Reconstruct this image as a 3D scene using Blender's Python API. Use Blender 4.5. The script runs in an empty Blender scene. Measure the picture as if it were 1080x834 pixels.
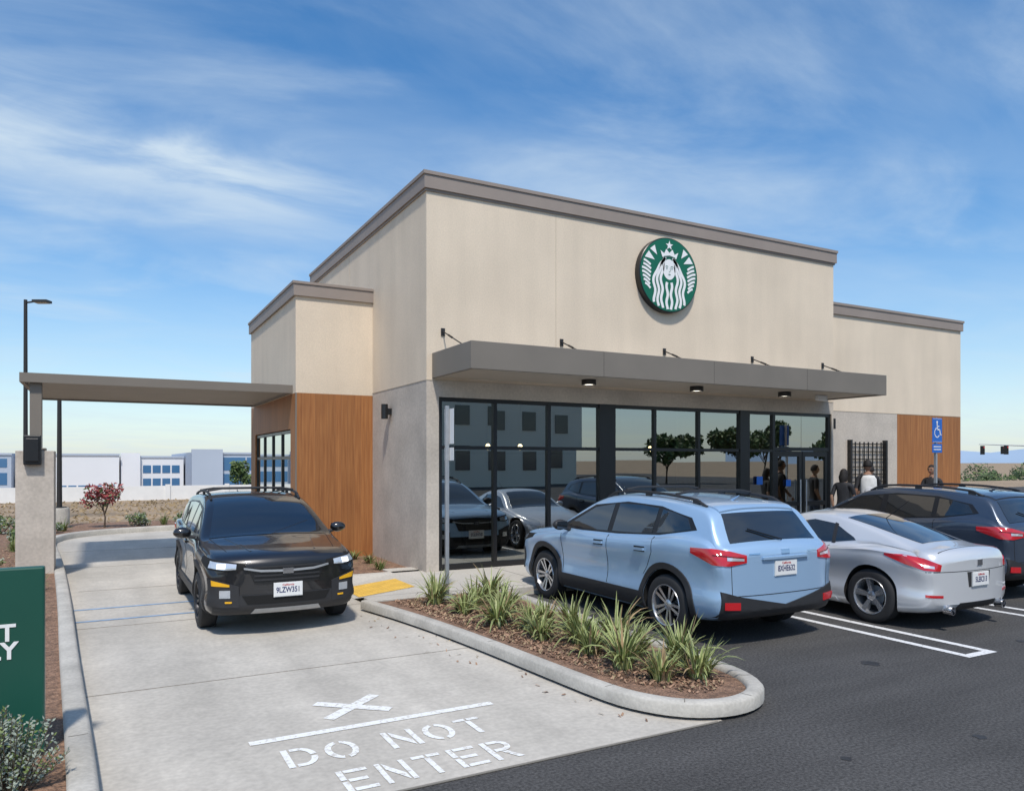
import bpy, bmesh, math, random
from mathutils import Vector, Matrix
from mathutils.bvhtree import BVHTree
random.seed(7)
S=bpy.context.scene; COL=S.collection
S.view_settings.view_transform='Standard'; S.view_settings.look='None'; S.view_settings.exposure=0

# ---------------- materials ----------------
def _new(name):
    m=bpy.data.materials.new(name); m.use_nodes=True
    nt=m.node_tree; return m,nt,nt.nodes['Principled BSDF']
def setp(p,c=None,r=None,m=None,coat=None,spec=None):
    if c is not None: p.inputs['Base Color'].default_value=(*c,1)
    if r is not None: p.inputs['Roughness'].default_value=r
    if m is not None: p.inputs['Metallic'].default_value=m
    if coat is not None: p.inputs['Coat Weight'].default_value=coat; p.inputs['Coat Roughness'].default_value=.03
    if spec is not None: p.inputs['Specular IOR Level'].default_value=spec
def mat(name,c,r=.7,m=0,var=0,vs=3,bump=0,bs=60,coat=0,spec=.5,fine=0,fs=80,scl=(1,1,1),bd=.01,extra=None,extra2=None):
    mt,nt,p=_new(name); setp(p,c,r,m,coat,spec); N=nt.nodes; L=nt.links
    tc=N.new('ShaderNodeTexCoord'); mp=N.new('ShaderNodeMapping'); mp.inputs['Scale'].default_value=scl
    L.new(tc.outputs['Object'],mp.inputs[0])
    if var or fine:
        val=None
        layers=[(var,vs,5,None),(fine,fs,2,None)]
        for ex in (extra,extra2):
            if ex: layers.append((ex[0],ex[1],4,ex[2]))
        for (amp,sc,det,sc3) in layers:
            if not amp: continue
            n=N.new('ShaderNodeTexNoise'); n.inputs['Scale'].default_value=sc; n.inputs['Detail'].default_value=det
            if sc3:
                m3=N.new('ShaderNodeMapping'); m3.inputs['Scale'].default_value=sc3; L.new(tc.outputs['Object'],m3.inputs[0]); L.new(m3.outputs[0],n.inputs['Vector'])
            else: L.new(mp.outputs[0],n.inputs['Vector'])
            mr=N.new('ShaderNodeMapRange'); mr.inputs['From Min'].default_value=.3; mr.inputs['From Max'].default_value=.7
            mr.inputs['To Min'].default_value=1-amp; mr.inputs['To Max'].default_value=1+amp
            L.new(n.outputs['Fac'],mr.inputs['Value'])
            if val is None: val=mr.outputs[0]
            else:
                mm=N.new('ShaderNodeMath'); mm.operation='MULTIPLY'; L.new(val,mm.inputs[0]); L.new(mr.outputs[0],mm.inputs[1]); val=mm.outputs[0]
        vm=N.new('ShaderNodeVectorMath'); vm.operation='SCALE'; vm.inputs[0].default_value=c; L.new(val,vm.inputs['Scale'])
        L.new(vm.outputs[0],p.inputs['Base Color'])
    if bump:
        n=N.new('ShaderNodeTexNoise'); n.inputs['Scale'].default_value=bs; n.inputs['Detail'].default_value=4
        L.new(mp.outputs[0],n.inputs['Vector'])
        b=N.new('ShaderNodeBump'); b.inputs['Strength'].default_value=bump; b.inputs['Distance'].default_value=bd
        L.new(n.outputs['Fac'],b.inputs['Height']); L.new(b.outputs[0],p.inputs['Normal'])
    return mt
def emis(name,c,s):
    mt,nt,p=_new(name); setp(p,(.8,.8,.8),.5); p.inputs['Emission Color'].default_value=(*c,1); p.inputs['Emission Strength'].default_value=s; return mt

M={}
M['stucco']=mat('stucco',(.70,.59,.455),.9,var=.06,vs=.8,fine=.06,fs=40,bump=.4,bs=90,extra=(.04,1.0,(3,3,.35)))
M['stone']=mat('stone_panel',(.50,.445,.38),.85,var=.14,vs=1.6,fine=.09,fs=22,bump=.25,bs=50)
M['cap']=mat('cap',(.29,.24,.205),.6,var=.05,vs=2)
M['metal_br']=mat('canopy_metal',(.19,.165,.135),.5,m=.0,var=.06,vs=1.5)
M['soffit']=mat('soffit',(.45,.39,.32),.7,var=.04)
M['black']=mat('black_frame',(.012,.012,.013),.35)
M['darkmetal']=mat('dark_metal',(.035,.033,.032),.45,m=.3)
M['galv']=mat('galvanised',(.45,.46,.47),.45,m=.6,var=.08,vs=10)
M['white']=mat('white_paint',(.75,.75,.74),.5,var=.03)
M['concrete']=mat('concrete_lane',(.48,.445,.385),.85,var=.12,vs=.55,fine=.09,fs=22,bump=.12,bs=120,extra=(.13,1.0,(1.6,.22,1)),extra2=(.06,5.0,(1,1,1)))
M['sidewalk']=mat('sidewalk_concrete',(.49,.46,.405),.85,var=.08,vs=1.2,fine=.08,fs=25,bump=.15,bs=120)
M['kerb']=mat('kerb_concrete',(.45,.425,.375),.85,var=.18,vs=2.5,fine=.10,fs=35,bump=.25,bs=80)
M['joint']=mat('joint',(.22,.20,.17),.9)
M['asphalt']=mat('asphalt',(.072,.070,.068),.88,var=.14,vs=.5,fine=.42,fs=45,bump=.6,bs=110,spec=.25,extra=(.16,1.0,(.5,2.2,1)),extra2=(.3,150.0,(1,1,1)))
M['oil']=mat('oil_stain',(.035,.034,.033),.6,var=.3,vs=6)
M['mulch']=mat('mulch',(.26,.155,.10),.95,var=.35,vs=14,fine=.4,fs=60,bump=1,bs=40,bd=.04)
M['chips']=mat('bark_chips',(.34,.21,.135),.9,var=.45,vs=9)
M['ground']=mat('dry_ground',(.31,.225,.14),.95,var=.2,vs=.25,fine=.25,fs=4,bump=.5,bs=3,bd=.05,extra=(.15,1.0,(.05,.5,1)))
M['straw']=mat('dry_grass',(.38,.285,.165),.9,var=.3,vs=.6)
M['yellow']=mat('tactile_yellow',(.70,.44,.08),.6,var=.15,vs=4)
M['blueline']=mat('blue_marking',(.24,.36,.52),.7,var=.3,vs=6)
M['rubber']=mat('tyre',(.020,.020,.021),.75,bump=.2,bs=60)
M['rim']=mat('alloy',(.60,.61,.63),.25,m=.85)
M['rimdark']=mat('alloy_dark',(.03,.03,.033),.3,m=.6)
M['clad']=mat('cladding',(.024,.024,.026),.55,bump=.1,bs=200)
M['cavity']=mat('cavity',(.006,.006,.006),.9)
M['glassdark']=mat('car_glass',(.012,.014,.016),.03,coat=1,spec=.8)
M['red']=mat('tail_red',(.50,.012,.018),.12,coat=1)
M['lens']=mat('lamp_lens',(.62,.65,.68),.1,m=.4,coat=1)
M['lamp_on']=emis('daylight_lamp',(1,.98,.92),1.4)
M['amber']=mat('amber',(.80,.42,.02),.3)
M['chrome']=mat('chrome',(.7,.7,.72),.12,m=1)
M['plate']=mat('plate_white',(.75,.75,.73),.4)
M['navy']=mat('plate_text',(.02,.03,.12),.5)
M['green']=mat('logo_green',(.0,.125,.065),.4)
M['signgreen']=mat('sign_green',(.012,.08,.055),.35,var=.04)
M['logowhite']=mat('logo_white',(.82,.82,.80),.45)
M['bluesign']=mat('sign_blue',(.01,.12,.48),.4)
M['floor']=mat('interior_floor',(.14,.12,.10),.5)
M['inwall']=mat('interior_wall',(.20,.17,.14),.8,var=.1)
M['inwood']=mat('interior_wood',(.20,.10,.045),.6,var=.2)
M['warm']=emis('warm_lamp',(1,.72,.38),14)
M['down']=emis('downlight',(1,.93,.78),5)
M['bark']=mat('bark',(.09,.065,.045),.9,var=.3,vs=8,bump=.5,bs=20)
M['leaf1']=mat('leaf_mid',(.07,.12,.03),.6,var=.35,vs=5)
M['leaf2']=mat('leaf_light',(.13,.18,.05),.6,var=.3,vs=5)
M['leafd']=mat('leaf_dark',(.035,.06,.02),.7,var=.3,vs=5)
M['leafred']=mat('leaf_red',(.28,.05,.05),.6,var=.3,vs=5)
M['sage']=mat('leaf_sage',(.27,.31,.25),.8,var=.25,vs=9)
M['blade']=mat('blade_green',(.14,.19,.05),.5,var=.4,vs=7)
M['bladec']=mat('blade_cream',(.42,.44,.19),.5,var=.3,vs=7)
M['bladeb']=mat('blade_dry',(.33,.23,.12),.7,var=.3,vs=7)
M['whwall']=mat('white_wall',(.78,.77,.74),.8,var=.04)
M['wh1']=mat('warehouse_white',(.74,.75,.77),.8,var=.04,vs=.1)
M['wh2']=mat('warehouse_grey',(.42,.48,.57),.8,var=.04,vs=.1)
M['bglass']=mat('blue_glass',(.05,.16,.32),.12,spec=.8)
M['dglass']=mat('office_glass',(.05,.06,.07),.1,spec=.8)
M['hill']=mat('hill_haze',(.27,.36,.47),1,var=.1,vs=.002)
M['office']=mat('office_wall',(.85,.78,.66),.8,var=.05,vs=.2)
for k,c in dict(skin=(.40,.23,.15),skin2=(.28,.15,.095),hair=(.012,.009,.008),cblack=(.02,.02,.023),cgrey=(.5,.5,.5),cnavy=(.02,.03,.06),cdenim=(.05,.08,.14),cwhite=(.62,.61,.58),shoe=(.03,.03,.03)).items():
    M[k]=mat(k,c,.75,var=.12,vs=12)
M['eye']=mat('eye',(.02,.015,.012),.2)
def woodmat():
    mt,nt,p=_new('wood_planks'); N=nt.nodes; L=nt.links; setp(p,r=.55)
    tc=N.new('ShaderNodeTexCoord'); sx=N.new('ShaderNodeSeparateXYZ'); L.new(tc.outputs['Object'],sx.inputs[0])
    def ma(op,a,b=None,c=None):
        n=N.new('ShaderNodeMath'); n.operation=op
        for i,v in enumerate((a,b,c)):
            if v is None: continue
            if isinstance(v,(int,float)): n.inputs[i].default_value=v
            else: L.new(v,n.inputs[i])
        return n.outputs[0]
    h=ma('ADD',sx.outputs[0],sx.outputs[1]); q=ma('MULTIPLY',h,1/.13); fl=ma('FLOOR',q); fr=ma('FRACT',q)
    wn=N.new('ShaderNodeTexWhiteNoise'); wn.noise_dimensions='1D'; L.new(fl,wn.inputs['W'])
    groove=ma('MINIMUM',ma('MULTIPLY',fr,14),1.0)
    cb=N.new('ShaderNodeCombineXYZ'); L.new(ma('ADD',ma('MULTIPLY',h,28),ma('MULTIPLY',wn.outputs[0],30)),cb.inputs[0]); L.new(ma('MULTIPLY',sx.outputs[2],1.2),cb.inputs[2])
    n=N.new('ShaderNodeTexNoise'); n.inputs['Scale'].default_value=1; n.inputs['Detail'].default_value=5; L.new(cb.outputs[0],n.inputs['Vector'])
    cr=N.new('ShaderNodeValToRGB'); cr.color_ramp.elements[0].position=.3; cr.color_ramp.elements[1].position=.75
    cr.color_ramp.elements[0].color=(.25,.09,.024,1); cr.color_ramp.elements[1].color=(.41,.175,.054,1)
    L.new(n.outputs['Fac'],cr.inputs[0])
    k=ma('MULTIPLY',ma('MULTIPLY_ADD',wn.outputs[0],.16,.92),ma('MULTIPLY_ADD',groove,.35,.65))
    vm=N.new('ShaderNodeVectorMath'); vm.operation='SCALE'; L.new(cr.outputs[0],vm.inputs[0]); L.new(k,vm.inputs['Scale']); L.new(vm.outputs[0],p.inputs['Base Color'])
    b=N.new('ShaderNodeBump'); b.inputs['Distance'].default_value=.01; b.inputs['Strength'].default_value=.4; L.new(groove,b.inputs['Height']); L.new(b.outputs[0],p.inputs['Normal'])
    return mt
M['wood']=woodmat()
def worn(name,c,base,thr=.42):
    mt,nt,p=_new(name); N=nt.nodes; L=nt.links; setp(p,r=.75)
    tc=N.new('ShaderNodeTexCoord'); n=N.new('ShaderNodeTexNoise'); n.inputs['Scale'].default_value=26; n.inputs['Detail'].default_value=7; n.inputs['Roughness'].default_value=.65
    L.new(tc.outputs['Object'],n.inputs['Vector']); cr=N.new('ShaderNodeValToRGB')
    cr.color_ramp.elements[0].position=thr-.08; cr.color_ramp.elements[1].position=thr+.03
    cr.color_ramp.elements[0].color=(*base,1); cr.color_ramp.elements[1].color=(*c,1)
    L.new(n.outputs['Fac'],cr.inputs[0]); L.new(cr.outputs[0],p.inputs['Base Color']); return mt
M['wornC']=worn('worn_white_on_concrete',(.80,.80,.77),(.56,.53,.47),.46)
M['wornA']=worn('worn_white_on_asphalt',(.72,.72,.71),(.25,.25,.25),.42)
def glassmat():
    mt=bpy.data.materials.new('storefront_glass'); mt.use_nodes=True; nt=mt.node_tree; N=nt.nodes; L=nt.links; N.clear()
    o=N.new('ShaderNodeOutputMaterial'); mx=N.new('ShaderNodeMixShader'); t=N.new('ShaderNodeBsdfTransparent'); g=N.new('ShaderNodeBsdfGlossy')
    t.inputs[0].default_value=(.30,.34,.34,1); g.inputs[0].default_value=(.86,.90,.88,1); g.inputs['Roughness'].default_value=.0
    lw=N.new('ShaderNodeLayerWeight'); lw.inputs[0].default_value=.35
    mr=N.new('ShaderNodeMapRange'); mr.inputs['To Min'].default_value=.36; mr.inputs['To Max'].default_value=.95
    L.new(lw.outputs['Fresnel'],mr.inputs['Value']); L.new(mr.outputs[0],mx.inputs[0]); L.new(t.outputs[0],mx.inputs[1]); L.new(g.outputs[0],mx.inputs[2]); L.new(mx.outputs[0],o.inputs[0])
    return mt
M['glass']=glassmat()

# ---------------- geometry helpers ----------------
def empty(name,loc=(0,0,0),rz=0):
    e=bpy.data.objects.new(name,None); e.empty_display_size=.2; COL.objects.link(e); e.location=loc; e.rotation_euler=(0,0,rz); return e
def mobj(name,v,f,m,parent=None,smooth=False,mi=None,ang=35):
    me=bpy.data.meshes.new(name); me.from_pydata([tuple(a) for a in v],[],f)
    ms=m if isinstance(m,(list,tuple)) else [m]
    for a in ms: me.materials.append(M[a] if isinstance(a,str) else a)
    if mi: 
        for p,i in zip(me.polygons,mi): p.material_index=i
    me.update()
    if smooth:
        for p in me.polygons: p.use_smooth=True
        me.set_sharp_from_angle(angle=math.radians(ang))
    o=bpy.data.objects.new(name,me); COL.objects.link(o)
    if parent: o.parent=parent
    return o
class B:
    def __init__(s): s.v=[];s.f=[];s.m=[]
    def add(s,v,f,mi=0):
        n=len(s.v); s.v+= [tuple(a) for a in v]; s.f+=[tuple(i+n for i in a) for a in f]; s.m+=[mi]*len(f)
    def box(s,x0,x1,y0,y1,z0,z1,mi=0):
        s.add([(x0,y0,z0),(x1,y0,z0),(x1,y1,z0),(x0,y1,z0),(x0,y0,z1),(x1,y0,z1),(x1,y1,z1),(x0,y1,z1)],
              [(0,3,2,1),(4,5,6,7),(0,1,5,4),(1,2,6,5),(2,3,7,6),(3,0,4,7)],mi)
    def tube(s,pts,r,n=8,mi=0,cap=True):
        pts=[Vector(p) for p in pts]; rs=r if isinstance(r,(list,tuple)) else [r]*len(pts); v=[];f=[]
        for i,p in enumerate(pts):
            d=(pts[min(i+1,len(pts)-1)]-pts[max(i-1,0)]).normalized()
            a=Vector((1,0,0))
            if abs(d.z)<.99: a=d.cross(Vector((0,0,1))).normalized()
            b=d.cross(a)
            for k in range(n):
                t=2*math.pi*(k+.5)/n; v.append(p+(a*math.cos(t)+b*math.sin(t))*rs[i])
        for i in range(len(pts)-1):
            for k in range(n): f.append((i*n+k,i*n+(k+1)%n,(i+1)*n+(k+1)%n,(i+1)*n+k))
        if cap: f.append(tuple(range(n))[::-1]); f.append(tuple((len(pts)-1)*n+k for k in range(n)))
        s.add(v,f,mi)
    def lathe(s,prof,c=(0,0,0),n=32,axis='z',mi=0):
        v=[];f=[];c=Vector(c)
        for (r,h) in prof:
            for k in range(n):
                t=2*math.pi*k/n
                if axis=='z': v.append(c+Vector((r*math.cos(t),r*math.sin(t),h)))
                elif axis=='y': v.append(c+Vector((r*math.cos(t),h,r*math.sin(t))))
                else: v.append(c+Vector((h,r*math.cos(t),r*math.sin(t))))
        for i in range(len(prof)-1):
            for k in range(n): f.append((i*n+k,i*n+(k+1)%n,(i+1)*n+(k+1)%n,(i+1)*n+k))
        s.add(v,f,mi)
    def obj(s,name,m,parent=None,smooth=False,bevel=0,ang=35):
        o=mobj(name,s.v,s.f,m,parent,smooth,s.m,ang)
        if bevel:
            b=o.modifiers.new('b','BEVEL'); b.width=bevel; b.segments=2; b.limit_method='ANGLE'
        return o
def box(name,x0,x1,y0,y1,z0,z1,m,parent=None,bevel=0):
    b=B(); b.box(x0,x1,y0,y1,z0,z1); return b.obj(name,m,parent,bevel=bevel)
def flat(name,poly,z,m,parent=None):
    return mobj(name,[(x,y,z) for x,y in poly],[tuple(range(len(poly)))],m,parent)
def rect(x0,x1,y0,y1): return [(x0,y0),(x1,y0),(x1,y1),(x0,y1)]

# ---------------- ground, roads ----------------
def gz(x,y):
    t=min(max((y-47)/28,0),1); return -.03-5*t*t*(3-2*t)
xsn=[-6000,-2500,-1000,-400,-200,-100,-60,-30,-10,0,10,30,60,100,200,400,1000,2500,6000]
ysn=[-6000,-2000,-500,-100,-40,0,20,40,47,51,55,59,63,67,71,75,90,120,200,400,1000,3000,8000]
v=[(x,y,gz(x,y)) for y in ysn for x in xsn]; nx=len(xsn)
f=[(j*nx+i,j*nx+i+1,(j+1)*nx+i+1,(j+1)*nx+i) for j in range(len(ysn)-1) for i in range(nx-1)]
mobj('ground',v,f,'ground',smooth=True)
flat('parking_lot',[(-60,-70),(70,-70),(70,34),(22.5,34),(22.5,9.95),(3.0,9.95),(3.0,4.35),(-60,4.35)],0,'asphalt')
KL=[(.02,2.4),(.0,4.0),(-.03,5.2),(-.22,8.6),(-.40,12),(-.68,16.5),(-1.0,20.6),(-.98,21.9),(-.6,22.9),(.2,23.6),(1.4,24.0),(3,24.2),(9,24.4),(22,24.4)]
lane=[(-.2,4.35),(4.2,4.35),(4.2,6),(3.6,10.8),(3.3,12.2),(3.25,20.3),(22,20.3),(22,24.5)]+[(x-.05,y+.05) for x,y in KL[::-1][1:-2]]
flat('drive_lane',lane,.004,'concrete')
b=B()
for y in (7.35,10.35,13.35,16.35,19.35): b.box(-.9 if y>14 else -.35,3.45 if y>9 else 3.6,y-.004,y+.004,.004,.008)
b.obj('lane_joints','joint')
b=B(); b.box(.2,4.15,4.335,4.355,.004,.0095); b.obj('pavement_seam','joint')
# irregular oil spots in the stalls
b=B(); rnd=random.Random(9)
for (x,y,r) in ((6.7,4.9,.10),(9.4,4.4,.07),(9.0,4.7,.05),(11.9,4.9,.12),(5.6,3.2,.05),(7.6,3.0,.06),(4.4,3.4,.04)):
    n=14; b.add([(x+math.cos(6.283*i/n)*r*rnd.uniform(.6,1.2),y+math.sin(6.283*i/n)*r*rnd.uniform(.6,1.2),.003) for i in range(n)],[tuple(range(n))])
b.obj('oil_spots','oil')

def kerb(name,pts,w,h,closed,side=1,inner=None,parent=None):
    n=len(pts); P=[Vector((x,y)) for x,y in pts]; nor=[]
    for i in range(n):
        a=P[(i-1)%n] if closed or i>0 else P[i]; c=P[(i+1)%n] if closed or i<n-1 else P[i]
        d=(c-a).normalized(); nor.append(Vector((-d.y,d.x))*side)
    prof=[(0,-.02),(0.005,h-.035),(.018,h-.008),(.035,h),(w-.02,h),(w,h-.02),(w,.03)]
    v=[];f=[]
    for i in range(n):
        for o,z in prof: q=P[i]+nor[i]*o; v.append((q.x,q.y,z))
    m=len(prof)
    for i in range(n if closed else n-1):
        j=(i+1)%n
        for k in range(m-1): f.append((i*m+k,j*m+k,j*m+k+1,i*m+k+1))
    mobj(name,v,f,'kerb',parent,smooth=True,ang=50)
    b=B()
    for i in range(3,n-1,6):
        p=P[i]; t=Vector((nor[i].y,-nor[i].x))*.004
        a=p-nor[i]*.002; c=p+nor[i]*(w-.02)
        b.add([(a.x-t.x,a.y-t.y,.01),(a.x+t.x,a.y+t.y,.01),(a.x+t.x+nor[i].x*.034,a.y+t.y+nor[i].y*.034,h+.002),(a.x-t.x+nor[i].x*.034,a.y-t.y+nor[i].y*.034,h+.002)],[(0,1,2,3)])
        a=a+nor[i]*.034
        b.add([(a.x-t.x,a.y-t.y,h+.002),(a.x+t.x,a.y+t.y,h+.002),(c.x+t.x,c.y+t.y,h+.002),(c.x-t.x,c.y-t.y,h+.002)],[(0,1,2,3)])
    b.obj(name+'_joints','joint',parent)
    return [tuple(P[i]+nor[i]*w) for i in range(n)]
def smooth_poly(pts,closed=False,k=6):
    out=[];n=len(pts)
    for i in range(n if closed else n-1):
        g=(lambda q:Vector(pts[q%n])) if closed else (lambda q:Vector(pts[min(max(q,0),n-1)]))
        p0,p1,p2,p3=g(i-1),g(i),g(i+1),g(i+2)
        for s in range(k):
            t=s/k; out.append(tuple(.5*((2*p1)+(-p0+p2)*t+(2*p0-5*p1+4*p2-p3)*t*t+(-p0+3*p1-3*p2+p3)*t**3)))
    if not closed: out.append(tuple(pts[-1]))
    return out
kl=smooth_poly(KL,k=4)
inn=kerb('lane_kerb',kl,.17,.15,False,side=1)
flat('planting_strip',[p for p in inn]+[(22,27.5),(-4.2,27),(-4.2,2.4)],.09,'mulch')
ISL=[(3.17,9.9),(3.34,9.1),(3.5,8.1),(3.62,7.0),(3.70,6.0),(3.78,5.15),(3.88,4.82),(4.04,4.60),(4.26,4.49),(4.50,4.50),(4.72,4.62),(4.86,4.85),(4.93,5.2),(4.97,6),(5.03,8),(5.08,9.9)]
isl=smooth_poly(ISL,k=3)
inn=kerb('island_kerb',isl,.15,.14,False,side=-1)
flat('island_bed',inn,.10,'mulch')
b=B(); b.box(4.3,22.5,9.9,12.75,-.02,.12); b.box(3.17,4.3,9.9,10.2,-.02,.12); b.box(3.2,4.83,12.2,12.38,-.02,.12)
b.obj('sidewalk','sidewalk',bevel=.01)
mobj('kerb_ramp',[(3.2,10.2,.12),(3.2,10.75,.008),(3.2,11.7,.008),(3.2,12.2,.12),(4.3,10.2,.12),(4.3,10.75,.119),(4.3,11.7,.119),(4.3,12.2,.12)],[(0,1,5,4),(1,2,6,5),(2,3,7,6)],'sidewalk')
b=B()
def rz(x): return .008+(x-3.2)/1.1*.111
b.add([(3.28,10.78,rz(3.28)+.005),(4.15,10.78,rz(4.15)+.005),(4.15,11.67,rz(4.15)+.005),(3.28,11.67,rz(3.28)+.005)],[(0,1,2,3)])
for i in range(14):
    for j in range(14):
        x=3.32+i*.06;y=10.83+j*.06; z=rz(x)+.005; b.lathe([(.014,0),(.009,.006),(.001,.007)],(x,y,z),6)
b.obj('tactile_paving','yellow')
b=B()
for x in (6.1,7.9,9.7,11.5,13.3,15.1,16.9,18.7,20.5): b.box(x-.005,x+.005,9.93,12.0,.12,.1225)
b.box(4.4,22,10.06,10.07,.12,.1225); b.obj('sidewalk_joints','joint')
b=B(); b.box(3.2,3.34,12.38,20.3,-.02,.14); b.obj('building_kerb','kerb',bevel=.01)
flat('building_bed',rect(3.34,4.84,12.38,14.95),.09,'mulch')
b=B()
def mk(x0,x1,y0,y1,z=.004): b.add([(x0,y0,z),(x1,y0,z),(x1,y1,z),(x0,y1,z)],[(0,1,2,3)])
for cx in (8.02,10.72,13.4,16.1):
    mk(cx-.25,cx-.15,4.65,9.85); mk(cx+.15,cx+.25,4.65,9.85); mk(cx-.25,cx+.25,4.55,4.65)
b.obj('parking_lines','wornA')
b=B(); mk(-.35,3.15,10.77,10.84,.0085); mk(-.38,3.15,11.65,11.72,.0085)
b.obj('crossing_marking','blueline')
def stencil(b,ch,x,y,w,h,z):
    def q(a): b.add([(x+px*w,y+py*h,z) for px,py in a],[(0,1,2,3)])
    def R(x0,x1,y0,y1): q([(x0,y0),(x1,y0),(x1,y1),(x0,y1)])
    def arc(cx,cy,rx,ry,a0,a1,sx=.2,sy=.14,n=8):
        for i in range(n):
            t0=math.radians(a0+(a1-a0)*i/n);t1=math.radians(a0+(a1-a0)*(i+1)/n)
            q([(cx+(rx-sx)*math.cos(t0),cy+(ry-sy)*math.sin(t0)),(cx+rx*math.cos(t0),cy+ry*math.sin(t0)),(cx+rx*math.cos(t1),cy+ry*math.sin(t1)),(cx+(rx-sx)*math.cos(t1),cy+(ry-sy)*math.sin(t1))])
    if ch=='D': R(0,.2,.0,1); R(.27,.5,.86,1);R(.27,.5,0,.14); arc(.5,.5,.5,.5,-90,-6);arc(.5,.5,.5,.5,6,90)
    if ch=='O': arc(.5,.5,.5,.5,-80,80);arc(.5,.5,.5,.5,100,260)
    if ch=='N': R(0,.18,0,1);R(.82,1,0,1);q([(.24,.98),(.24,.66),(.76,.02),(.76,.34)])
    if ch=='T': R(0,.46,.86,1);R(.54,1,.86,1);R(.4,.6,0,.82)
    if ch=='E': R(0,.2,0,.46);R(0,.2,.54,1);R(.24,1,.86,1);R(.24,.85,.43,.57);R(.24,1,0,.14)
    if ch=='R': R(0,.2,0,1);R(.26,.6,.86,1);R(.26,.6,.43,.57);arc(.6,.715,.38,.285,-90,90,.2,.14);q([(.45,.4),(.68,.4),(1,0),(.77,0)])
b=B()
x=1.06
for c,w in (('D',.22),('O',.23),(' ',.1),('N',.23),('O',.23),('T',.22)):
    if c!=' ': stencil(b,c,x,5.0,w,.33,.0085)
    x+=w+.055
x=1.30
for c in 'ENTER': stencil(b,c,x,4.47,.2,.33,.0085); x+=.255
mk(.9,2.82,5.53,5.61,.0085)
for s in (1,-1):
    a=math.radians(40)*s; dx,dy=math.cos(a)*.33,math.sin(a)*.33; nx_,ny_=-math.sin(a)*.05,math.cos(a)*.05; zz=.0085 if s==1 else .0092
    b.add([(1.78-dx-nx_,6.03-dy-ny_,zz),(1.78+dx-nx_,6.03+dy-ny_,zz),(1.78+dx+nx_,6.03+dy+ny_,zz),(1.78-dx+nx_,6.03-dy+ny_,zz)],[(0,1,2,3)])
b.obj('lane_lettering','wornC')

# ---------------- coffee shop ----------------
shop=empty('coffee_shop')
def W(n,*a,**k): return box(n,*a[:6],a[6],shop,**k)
X0,X1=4.83,15.08
W('wall_pier',X0,5.06,12.0,12.25,.12,3.12,'stone')
W('wall_header',X0,X1,12.0,12.25,3.12,3.4,'stone')
W('wall_front_upper',X0,X1,12.0,12.25,3.4,6.62,'stucco')
W('wall_side_lower',X0,5.05,12.25,20,.0,3.4,'stone')
W('wall_side_upper',X0,5.05,12.25,20,3.4,6.62,'stucco')
W('wall_right',14.9,X1,12.25,20,.1,6.62,'stucco')
W('wall_back',5.05,14.9,19.8,20,.1,6.62,'stucco')
W('pier_right',15.02,X1,12.0,12.25,.12,3.12,'stone')
W('roof',5.05,14.9,12.25,19.8,6.2,6.35,'cap')
def capring(n,x0,x1,y0,y1,z0,z1,t=.22,o=.055):
    b=B()
    for (oo,a,c) in ((o,z0,z1-.06),(o+.02,z1-.06,z1),(o-.03,z0-.04,z0)):
        b.box(x0-oo,x1+oo,y0-oo,y0+t,a,c); b.box(x0-oo,x1+oo,y1-t,y1+oo,a,c)
        b.box(x0-oo,x0+t,y0+t,y1-t,a,c); b.box(x1-t,x1+oo,y0+t,y1-t,a,c)
    b.obj(n,'cap',shop)
capring('parapet_cap',X0,X1,12,20,6.66,6.95)
b=B()
for x in (7.42,): b.box(x-.004,x+.004,11.996,12.0,3.88,6.6)
for y in (16.6,): b.box(4.826,4.83,y-.004,y+.004,3.42,6.6)
b.box(X0-.005,X1,11.993,12.0,3.395,3.41); b.box(4.823,4.83,12.0,14.93,3.395,3.41)
b.box(15.1,20.9,12.494,12.5,3.245,3.26)
b.obj('control_joints',mat('joint_beige',(.50,.43,.335),.9),shop)
W('wood_front',3.28,X0,14.93,15.13,.08,3.35,'wood')
b=B(); b.box(3.28,3.43,15.13,15.4,.08,3.35); b.box(3.28,3.43,19.4,20,.08,3.35); b.box(3.28,3.43,15.4,19.4,2.66,3.35); b.obj('wood_side','wood',shop)
b=B(); b.box(3.274,3.30,14.924,14.95,.08,3.35); b.obj('wood_corner_trim','metal_br',shop)
W('volume_upper',3.28,4.829,14.93,20,3.35,5.24,'stucco')
W('volume_back',3.43,4.829,19.9,20,.1,3.35,'stucco')
b=B()
z0,z1=5.24,5.52
for (oo,a,c) in ((.05,z0,z1-.05),(.07,z1-.05,z1)):
    b.box(3.28-oo,4.829,14.93-oo,20+oo,a,c)
b.obj('volume_cap','cap',shop)
b=B()
for y in (15.42,16.4,17.4,18.4,19.34): b.box(3.31,3.37,y,y+.06,.1,2.64)
for z in (.1,1.0,2.05,2.58): b.box(3.312,3.368,15.42,19.4,z,z+.06)
b.obj('drive_window_frame','black',shop)
mobj('drive_window_glass',[(3.34,15.42,.1),(3.34,19.4,.1),(3.34,19.4,2.64),(3.34,15.42,2.64)],[(0,1,2,3)],'glass',shop)
W('wing_stone',15.08,18.16,12.5,12.7,.1,3.25,'stone'); W('wing_wood',18.16,20.93,12.5,12.7,.1,3.25,'wood')
W('wing_side',20.73,20.93,12.7,20,.1,5.62,'stucco'); W('wing_upper',15.081,20.93,12.5,12.7,3.25,5.62,'stucco')
W('wing_back',15.081,20.73,19.8,20,.1,5.62,'stucco'); W('wing_roof',15.081,20.73,12.7,19.8,5.2,5.3,'cap')
b=B()
for (oo,a,c) in ((.05,5.62,5.84),(.07,5.84,5.9)):
    b.box(15.081,20.93+oo,12.5-oo,12.72,a,c); b.box(20.7,20.93+oo,12.72,20.05,a,c)
b.obj('wing_cap','cap',shop)
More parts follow.
